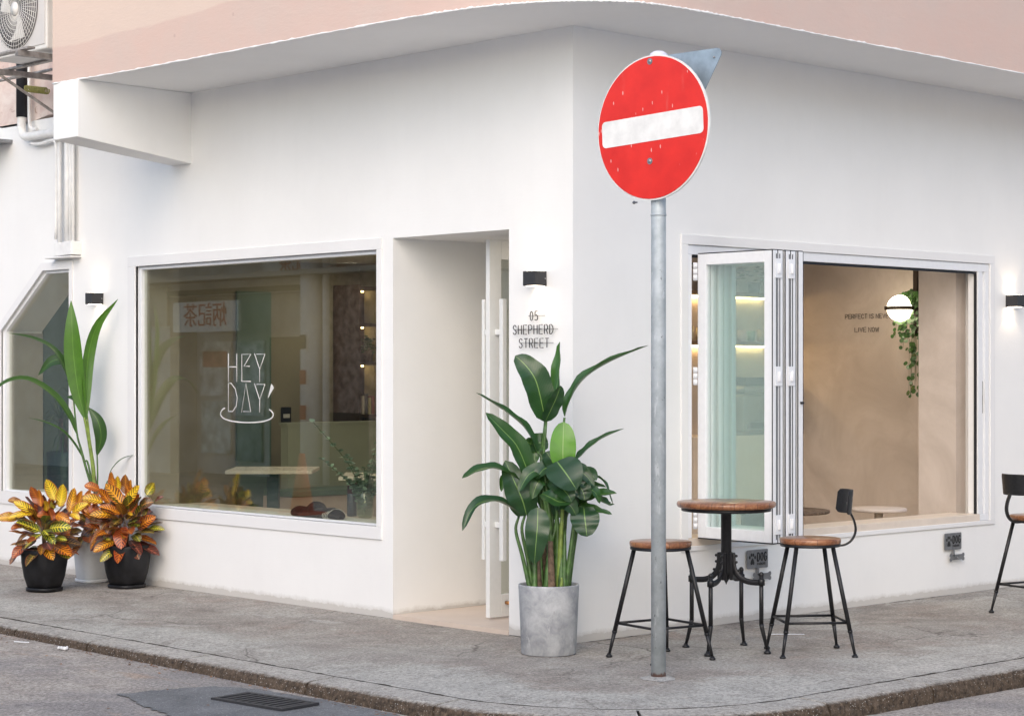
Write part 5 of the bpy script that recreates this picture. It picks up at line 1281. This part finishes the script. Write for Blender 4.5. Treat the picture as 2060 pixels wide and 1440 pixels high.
ST = [((1062,1185),(1045,1110),(1032,1060),(1038,1032)), ((1066,1185),(1056,1120),(1044,1060),(1050,1030)), ((1085,1185),(1078,1080),(1070,1000),(1062,972)),
      ((1092,1185),(1088,1050),(1080,960),(1090,845)), ((1098,1185),(1096,1060),(1085,960),(1092,846)), ((1102,1185),(1100,1060),(1086,930),(1075,905)),
      ((1112,1185),(1114,1060),(1112,1000),(1128,838)), ((1120,1185),(1128,1060),(1134,1000),(1150,924)), ((1128,1185),(1140,1100),(1146,1050),(1150,1010)),
      ((1134,1187),(1144,1110),(1152,1060),(1156,1018)), ((1106,1185),(1108,1090),(1115,1020),(1118,960)), ((1116,1185),(1120,1080),(1124,1020),(1125,940)),
      ((1070,1185),(1062,1110),(1055,1060),(1075,1012)), ((1076,1185),(1070,1100),(1052,1010),(1040,962)), ((1110,1185),(1106,1100),(1104,1040),(1100,960)),
      ((1124,1185),(1126,1090),(1130,1040),(1145,1000)), ((1090,1185),(1100,1090),(1112,1040),(1112,922))]
rnd = random.Random(31)
for i, s_ in enumerate(ST):
    d0 = (rnd.random() - .5)*.16; m_ = sy if i in (10, 11, 15) else st
    sb_(m_, [(u, v, d0*(1 - k/4)) for k, (u, v) in enumerate(s_)], 6.0 if 4 < i < 12 or i > 13 else 4.5, 2.4)
for u, d0 in ((1076, -.03), (1090, .02), (1103, -.06), (1113, .0), (1096, .06)): sb_(sb, [(u, 1188, d0), (u - 2, 1140, d0), (u - 3, 1080, d0)], 10, 5)
for u in (1068, 1120, 1126): sb_(st, [(u, 1188, -.08), (u + 1, 1140, -.06), (u + 2, 1060, -.02)], 7, 3.5)
sb_(sy, [(1117, 1188, -.1), (1121, 1165, -.1), (1122, 1150, -.1)], 5, 2)
st.build("stem", M_STEMG, o); sy.build("stem", M_STEMY, o); sb.build("sheath", M_BARK, o)

# ------------------------------------------------------------------ across the street (seen in the window reflections)
sh = thing("opposite_shop", "old shop building across the street, seen only as a reflection in the big window", "building", (-9.5, 15, 0))
M_OW = plain("beige_tile_front", (.62, .6, .57), .8, 0, .3, .15, 2); M_OD = plain("shutter_dark", (.05, .05, .05), .6)
MB().box(-10, -4.5, -26, -5.01, -.3, 4.5).box(-10, 0, -5, -1.6, -.3, 4.5).box(-6, 0, 3.6, 16, -.3, 4.5).box(-6, 0, -1.6, 3.6, 2.75, 4.5).box(-6, -.5, -1.6, 3.6, -.3, 2.75).build("wall", M_OW, sh)
MB().box(-.5, .9, -3, 6, 3.55, 3.75).box(-.5, .06, -1.6, 3.6, 2.76, 2.84).build("canopy", M_OD, sh)
for k, (y0, y1, z0, z1, cl) in enumerate(((1.75, 2.55, .9, 2.05, (.85, .87, .86)), (2.6, 3.45, 1.2, 2.05, (.85, .80, .72)), (2.62, 3.4, .3, 1.12, (.65, .72, .70)), (1.8, 2.5, .2, .82, (.30, .34, .36)), (2.7, 3.35, 1.65, 1.9, (.6, .25, .2)))):
    MB().box(-.49, -.46 + .004*k, y0, y1, z0, z1).build("poster", plain("poster_paper%d" % k, cl, .7, 0, .3, .35, 5), sh)
MB().box(.001, .10, -1.5, -.5, 1.0, 3.3).box(.001, .14, -1.62, -1.52, -.2, 3.5).build("brick_pier", plain("worn_brick", (.55, .42, .34), .8, 0, .3, .4, 9), sh)
MB().box(.001, .5, -3, 6, 2.95, 3.02).box(.001, .06, 3.6, 6, 2.3, 2.9).build("eave", plain("eave_paint", (.5, .46, .38), .7), sh)
MB().box(-.49, -.46, -1.5, 1.6, -.1, 2.1).build("shutter", M_OD, sh)
def sign_b(y, z, w, h, txt, col, label):
    q = thing("shop_signboard", label, "sign", (-9.5 + .13, y, z), 0, "red lettered boards on the shop across the street")
    MB().box(-.05, 0, -w/2, w/2, -h/2, h/2).build("board", M_SIGNWHT, q)
    cu = bpy.data.curves.new("characters", 'FONT'); cu.body = txt; cu.size = h*.85; cu.align_x = 'CENTER'; cu.align_y = 'CENTER'; cu.extrude = .004
    tmp = bpy.data.objects.new("characters_tmp", cu); S.collection.objects.link(tmp)
    dg_ = bpy.context.evaluated_depsgraph_get(); me = bpy.data.meshes.new_from_object(tmp.evaluated_get(dg_))
    bpy.data.objects.remove(tmp); c = bpy.data.objects.new("characters", me); S.collection.objects.link(c); c.parent = q
    me.materials.clear(); me.materials.append(col)
    c.matrix_local = Matrix.Translation((.006, 0, 0)) @ Matrix(((0, 0, 1, 0), (1, 0, 0, 0), (0, 1, 0, 0), (0, 0, 0, 1)))
M_RD = plain("faded_red_paint", (.42, .03, .03), .6)
sign_b(17.45, 2.42, 1.75, .46, "炳記茶", M_RD, "lower white board with red characters on the shop across the street")
sign_b(15.1, 3.15, 1.7, .36, "炳記茶", plain("faded_orange_paint", (.5, .16, .05), .6), "upper white board with orange characters on the shop across the street")
pc = thing("pipe_column", "pale pipe column with worn stickers in front of the shop across the street", "pipe", (-9.25, 14.62, -.2))
MB().tube([(0, 0, 0), (0, 0, 3.4)], .17, 20).tube([(0, -.32, 0), (0, -.32, 3.4)], .05, 10).build("pipe", M_PIPE, pc)
for z, m_ in ((1.1, M_RD), (1.6, M_RD), (2.1, M_OD)): MB().box(.165, .178, -.07, .06, z, z + .2).build("sticker", m_, pc)
cn = thing("traffic_cone", "orange traffic cone standing in the street, seen in the window reflection", "cone", (-5.4, 9.8, ROADZ(-5.4, 9.8)))
MB().box(-.2, .2, -.2, .2, 0, .03).lathe([(.14, .03), (.03, .68), (.001, .68)], 24).build("cone", plain("cone_orange", (.45, .12, .07), .5), cn)
MB().lathe([(.093, .29), (.070, .42)], 24).build("reflective_band", M_SIGNWHT, cn).scale = (1.02, 1.02, 1)

b2 = thing("unseen_side_building", "added pale building across the side street behind the camera, out of view", "building", (12, -13.5, 0))  # unseen, added to bounce light onto the cafe
bw_ = MB(); us = [-16, -13, -11.5, -8, -6.5, -3, -1.5, 2, 3.5, 7, 8.5, 18]; zs_ = [-.4, 1.6, 2.6, 4.6, 6.6, 6]
grid_wall(bw_, us, zs_, lambda i, j: not (i % 2 == 1 and j % 2 == 1), lambda u, z, t: Vector((u, -t, z)), 0, .4); bw_.build("wall", M_OW, b2, fixn=True)
for i in range(1, 11, 2):
    for j in (1, 3): MB().box(us[i], us[i+1], -.2, -.15, zs_[j], zs_[j+1]).build("window", M_OD, b2)
